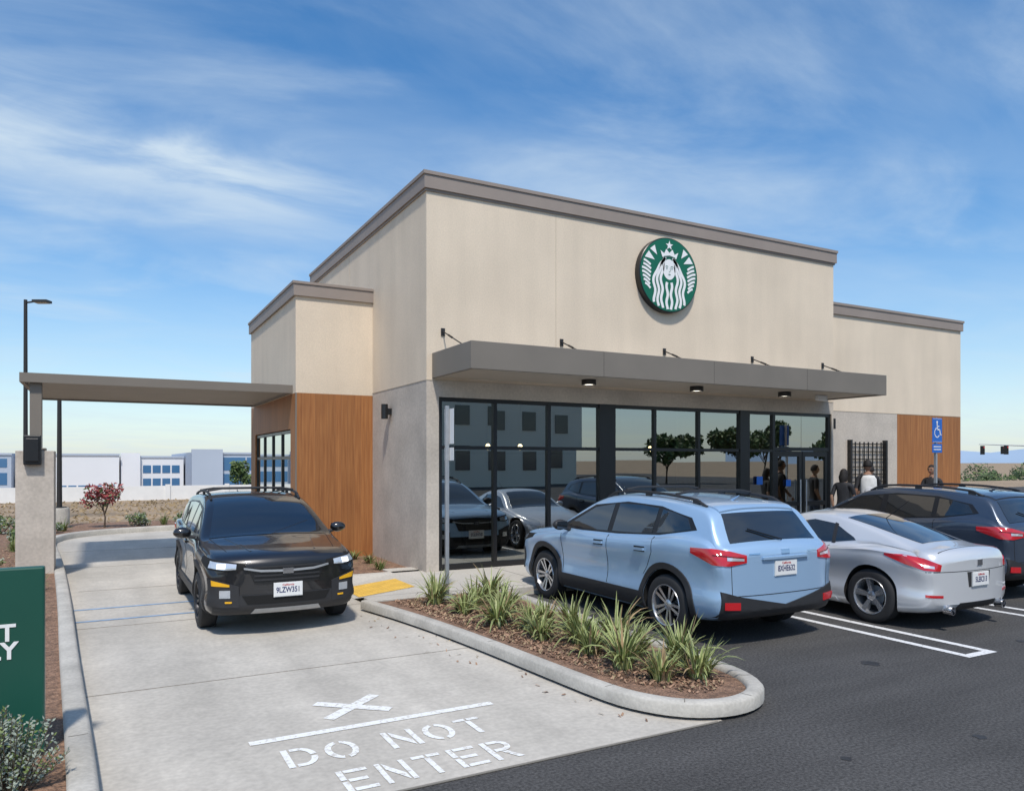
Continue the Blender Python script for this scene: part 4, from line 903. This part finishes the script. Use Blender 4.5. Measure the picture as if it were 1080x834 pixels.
# ---------------- people ----------------
def person(x,y,z,h,rz,top,leg,hairlong=False,skin='skin',pose=0,pack=False,name='person',sleeve=1.2):
    e=empty(name,(x,y,z),rz); k=h/1.78
    sw=.16 if pose else .05
    J=[((0,0,.95),(.16,.115)),((0,.005,1.08),(.135,.105)),((0,.0,1.28),(.165,.12)),((0,-.01,1.42),(.12,.09)),((0,0,1.50),(.055,.055)),((0,.015,1.57),(.055,.06))]
    E=[(0,1),(1,2),(2,3),(3,4),(4,5)]
    for s in (-1,1):
        f=s*sw; n=len(J)
        J+=[((s*.175,-.01,1.43),(.065,.06)),((s*.225,f*.5-.01,1.16),(.046,.046)),((s*.22,f*.9+.12,.93),(.03,.026)),
            ((s*.09,0,.88),(.095,.1)),((s*.10,-f*.9+.03,.50),(.062,.065)),((s*.10,-f*1.6-.03,.10),(.042,.045)),((s*.115,-f*1.6+.12,.045),(.045,.032))]
        E+=[(3,n),(n,n+1),(n+1,n+2),(0,n+3),(n+3,n+4),(n+4,n+5),(n+5,n+6)]
    me=bpy.data.meshes.new('body'); me.from_pydata([tuple(c*k for c in a) for a,_ in J],E,[]); o=bpy.data.objects.new('tmp',me); COL.objects.link(o)
    o.modifiers.new('s','SKIN')
    for i,(a,r_) in enumerate(J): me.skin_vertices[0].data[i].radius=(r_[0]*k,r_[1]*k)
    me.skin_vertices[0].data[0].use_root=True
    ss=o.modifiers.new('ss','SUBSURF'); ss.levels=2
    bpy.context.view_layer.update(); dg=bpy.context.evaluated_depsgraph_get(); m2=bpy.data.meshes.new_from_object(o.evaluated_get(dg)); bpy.data.objects.remove(o)
    for m in (top,leg,skin,'shoe'): m2.materials.append(M[m])
    for p in m2.polygons:
        p.use_smooth=True; c=p.center/k
        i=0
        if c.z<.96 and abs(c.x)<.185 : i=1
        if c.z<.09: i=3
        if c.z>1.49: i=2
        if abs(c.x)>.17 and c.z<sleeve and c.z>.8 and (abs(c.x)>.19): i=2
        p.material_index=i
    bo=bpy.data.objects.new('body',m2); COL.objects.link(bo); bo.parent=e
    hd=bmesh.new(); bmesh.ops.create_uvsphere(hd,u_segments=24,v_segments=16,radius=1)
    for v in hd.verts:
        q=v.co; jaw=1-.28*max(0,-q.z)*(1 if q.y>-.3 else .4)
        v.co=Vector((q.x*.076*jaw,q.y*.095*(1-.08*max(0,-q.z)),q.z*.118))
    mm=bpy.data.meshes.new('head'); hd.to_mesh(mm); hd.free(); mm.materials.append(M[skin])
    for p in mm.polygons: p.use_smooth=True
    ho=bpy.data.objects.new('head',mm); COL.objects.link(ho); ho.parent=e; ho.location=(0,.02*k,1.665*k); ho.scale=(k,k,k)
    b=B()
    b.add([(0,.094,.02),(-.015,.088,-.03),(.015,.088,-.03),(0,.116,-.025)],[(0,1,3),(0,3,2),(1,2,3)],0)
    for s in (-1,1):
        b.lathe([(.001,.006),(.011,.002),(.012,-.006)],(s*.03,.088,.012),10,axis='y',mi=1)
        b.lathe([(.001,.012),(.012,.01),(.02,0)],(s*.074,-.005,-.01),8,axis='x',mi=0)
        b.box(s*.03-.015,s*.03+.015,.086,.094,.032,.037,2)
    b.box(-.022,.022,.080,.090,-.058,-.052,3)
    fo=b.obj('face',[skin,'eye','hair','red'],e); fo.location=ho.location; fo.scale=(k,k,k)
    hh=bmesh.new(); bmesh.ops.create_uvsphere(hh,u_segments=24,v_segments=16,radius=1)
    dele=[v for v in hh.verts if (v.co.y>.35 and v.co.z<.45) or (v.co.z<-.35 and not hairlong) or (v.co.y>.1 and v.co.z<-.1)]
    bmesh.ops.delete(hh,geom=dele,context='VERTS')
    for v in hh.verts:
        q=v.co.copy(); v.co=Vector((q.x*.087,q.y*.105-.004,q.z*.127+.004))
        if hairlong and q.z<-.0: v.co.z=v.co.z*2.6; v.co.y=min(v.co.y,-.02)-.02; v.co.x*=1.25-.2*abs(q.z)
    mm=bpy.data.meshes.new('hair'); hh.to_mesh(mm); hh.free(); mm.materials.append(M['hair'])
    for p in mm.polygons: p.use_smooth=True
    go=bpy.data.objects.new('hair',mm); COL.objects.link(go); go.parent=e; go.location=ho.location; go.scale=(k,k,k)
    so=go.modifiers.new('s','SOLIDIFY'); so.thickness=.012
    for s in (-1,1):
        w=Vector((s*.22,s*sw*.9+.12,.93)); d=Vector((0,.38,-.92)).normalized(); V=[tuple(w*k),tuple((w+d*.045)*k),tuple((w+d*.085)*k)]; EE=[(0,1),(1,2)]; RR=[.024,.032,.03]
        for i,ln in enumerate((.062,.072,.068,.052)):
            off=Vector((0,.028-.019*i,.01-.006*i)); n=len(V); p0=w+d*.085+off; cur=Vector((-s*.3,0,0))
            V+=[tuple(p0*k),tuple((p0+d*ln*.5)*k),tuple((p0+d*ln+cur*.06)*k)]; EE+=[(2,n),(n,n+1),(n+1,n+2)]; RR+=[.010,.009,.007]
        n=len(V); p0=w+d*.03+Vector((-s*.005,.033,0)); V+=[tuple(p0*k),tuple((p0+Vector((-s*.01,.022,-.028)))*k),tuple((p0+Vector((-s*.015,.03,-.055)))*k)]; EE+=[(0,n),(n,n+1),(n+1,n+2)]; RR+=[.013,.011,.008]
        me=bpy.data.meshes.new('h'); me.from_pydata(V,EE,[]); o=bpy.data.objects.new('hand',me); COL.objects.link(o); o.modifiers.new('s','SKIN')
        for i,r_ in enumerate(RR): me.skin_vertices[0].data[i].radius=(r_*k,r_*.7*k)
        me.skin_vertices[0].data[0].use_root=True
        q=o.modifiers.new('ss','SUBSURF'); q.levels=1; q.render_levels=1; me.materials.append(M[skin]); o.parent=e
    if pack:
        b=B(); b.lathe([(.001,1.48),(.10,1.47),(.145,1.40),(.155,1.2),(.15,1.05),(.13,1.0),(.001,.99)],(0,0,0),20); o=b.obj('backpack',['cwhite'],e,smooth=True,ang=70); o.scale=(k,.62*k,k); o.location=(0,-.19*k,0)
        b=B(); b.lathe([(.001,1.25),(.07,1.23),(.09,1.15),(.08,1.06),(.001,1.04)],(0,0,0),16); o=b.obj('backpack_pocket',['cgrey'],e,smooth=True,ang=70); o.scale=(k,.5*k,k); o.location=(0,-.27*k,0)
        for s in (-1,1):
            b=B(); b.tube([(s*.10,-.13,1.42),(s*.11,-.03,1.505),(s*.11,.08,1.44),(s*.12,.125,1.28),(s*.13,.06,1.1),(s*.13,-.12,1.06)],.02,6); o=b.obj('strap',['cblack'],e,smooth=True); o.scale=(k,k,k)
    return e
person(14.15,11.0,.12,1.72,math.radians(-75),'cblack','cblack',True,'skin',1)
person(14.75,10.85,.12,1.92,math.radians(-48),'cblack','cnavy',False,'skin2',1,True)
person(15.45,11.3,.12,1.80,math.radians(-60),'cblack','cdenim',False,'skin',0)
person(17.75,11.3,.12,1.80,math.radians(100),'cblack','cgrey',False,'skin2',1)

# ---------------- light, sky, camera ----------------
sd=Vector((-.20,-.50,.84)).normalized()
sl=bpy.data.lights.new('sun','SUN'); sl.energy=3.5; sl.angle=math.radians(4.0); sl.color=(1,.94,.86)
so=bpy.data.objects.new('sun',sl); COL.objects.link(so); so.rotation_euler=sd.to_track_quat('Z','Y').to_euler()
wd=bpy.data.worlds.new('World'); S.world=wd; wd.use_nodes=True; nt=wd.node_tree; N=nt.nodes; Lk=nt.links; bg=N['Background']
sky=N.new('ShaderNodeTexSky'); sky.sky_type='NISHITA'; sky.sun_disc=False; sky.sun_elevation=math.asin(sd.z); sky.sun_rotation=math.atan2(sd.x,sd.y); sky.air_density=1.0; sky.dust_density=.6; sky.ozone_density=2.0
tc=N.new('ShaderNodeTexCoord'); sx=N.new('ShaderNodeSeparateXYZ'); Lk.new(tc.outputs['Generated'],sx.inputs[0])
def ma(op,a,b=None,c=None):
    n=N.new('ShaderNodeMath'); n.operation=op
    for i,v in enumerate((a,b,c)):
        if v is None: continue
        if isinstance(v,(int,float)): n.inputs[i].default_value=v
        else: Lk.new(v,n.inputs[i])
    return n.outputs[0]
zz=ma('ADD',ma('MAXIMUM',sx.outputs[2],0),.12); cb=N.new('ShaderNodeCombineXYZ')
Lk.new(ma('DIVIDE',sx.outputs[0],zz),cb.inputs[0]); Lk.new(ma('DIVIDE',sx.outputs[1],zz),cb.inputs[1])
def nz(scale,rot,scl,det,dist,lo,hi,off=(0,0,0)):
    mp=N.new('ShaderNodeMapping'); mp.inputs['Rotation'].default_value=(0,0,math.radians(rot)); mp.inputs['Scale'].default_value=scl; mp.inputs['Location'].default_value=off
    Lk.new(cb.outputs[0],mp.inputs[0]); n=N.new('ShaderNodeTexNoise'); n.inputs['Scale'].default_value=scale; n.inputs['Detail'].default_value=det; n.inputs['Distortion'].default_value=dist; n.inputs['Roughness'].default_value=.58
    Lk.new(mp.outputs[0],n.inputs['Vector']); mr=N.new('ShaderNodeMapRange'); mr.inputs['From Min'].default_value=lo; mr.inputs['From Max'].default_value=hi; mr.interpolation_type='SMOOTHSTEP'
    Lk.new(n.outputs['Fac'],mr.inputs['Value']); return mr.outputs[0]
c1=nz(.9,20,(1,1.7,1),9,.6,.42,.78,(1.3,.4,0)); c2=nz(.35,-10,(1,1.4,1),5,.4,.38,.70,(4.,2.,0)); c3=nz(1.6,55,(1,1.8,1),9,.8,.30,.75,(2.,7.,0))
def band(nvec,wid,xlo,xhi):
    d=N.new('ShaderNodeVectorMath'); d.operation='DOT_PRODUCT'; Lk.new(tc.outputs['Generated'],d.inputs[0]); d.inputs[1].default_value=nvec
    wob=ma('MULTIPLY_ADD',c3,.05,-.025)
    q=ma('DIVIDE',ma('ADD',d.outputs['Value'],wob),wid); g=ma('EXPONENT',ma('MULTIPLY',ma('MULTIPLY',q,q),-1))
    mr=N.new('ShaderNodeMapRange'); mr.interpolation_type='SMOOTHSTEP'; mr.inputs['From Min'].default_value=xlo; mr.inputs['From Max'].default_value=xhi; mr.inputs['To Min'].default_value=1; mr.inputs['To Max'].default_value=0
    Lk.new(sx.outputs[0],mr.inputs['Value']); return ma('MULTIPLY',g,mr.outputs[0])
st=ma('MULTIPLY',band((-.0852,.3321,-.9394),.045,.12,.38),ma('MULTIPLY_ADD',c3,.45,.35))
cl=ma('MINIMUM',ma('ADD',ma('ADD',ma('ADD',ma('MULTIPLY',c1,.42),ma('MULTIPLY',c2,.36)),ma('MULTIPLY',c3,.10)),st),.9)
hz=N.new('ShaderNodeMapRange'); hz.inputs['From Min'].default_value=0; hz.inputs['From Max'].default_value=.34; hz.inputs['To Min'].default_value=.66; hz.inputs['To Max'].default_value=0; Lk.new(sx.outputs[2],hz.inputs['Value'])
fac=ma('MAXIMUM',cl,ma('MULTIPLY',hz.outputs[0],ma('MULTIPLY_ADD',c3,.3,.8)))
hs=N.new('ShaderNodeHueSaturation'); hs.inputs['Saturation'].default_value=1.4; hs.inputs['Value'].default_value=1.15; Lk.new(sky.outputs[0],hs.inputs['Color'])
mx=N.new('ShaderNodeMix'); mx.data_type='RGBA'; Lk.new(fac,mx.inputs[0]); Lk.new(hs.outputs[0],mx.inputs[6]); mx.inputs[7].default_value=(4.7,5.6,6.4,1)
Lk.new(mx.outputs[2],bg.inputs[0]); bg.inputs[1].default_value=.14
cam=bpy.data.cameras.new('camera'); co=bpy.data.objects.new('camera',cam); COL.objects.link(co); co.location=(0,0,2); co.rotation_euler=(math.pi/2,0,math.radians(-28.4))
cam.lens=26.5; cam.sensor_width=36; cam.shift_y=70/1080; cam.clip_end=20000; cam.clip_start=.05
S.camera=co
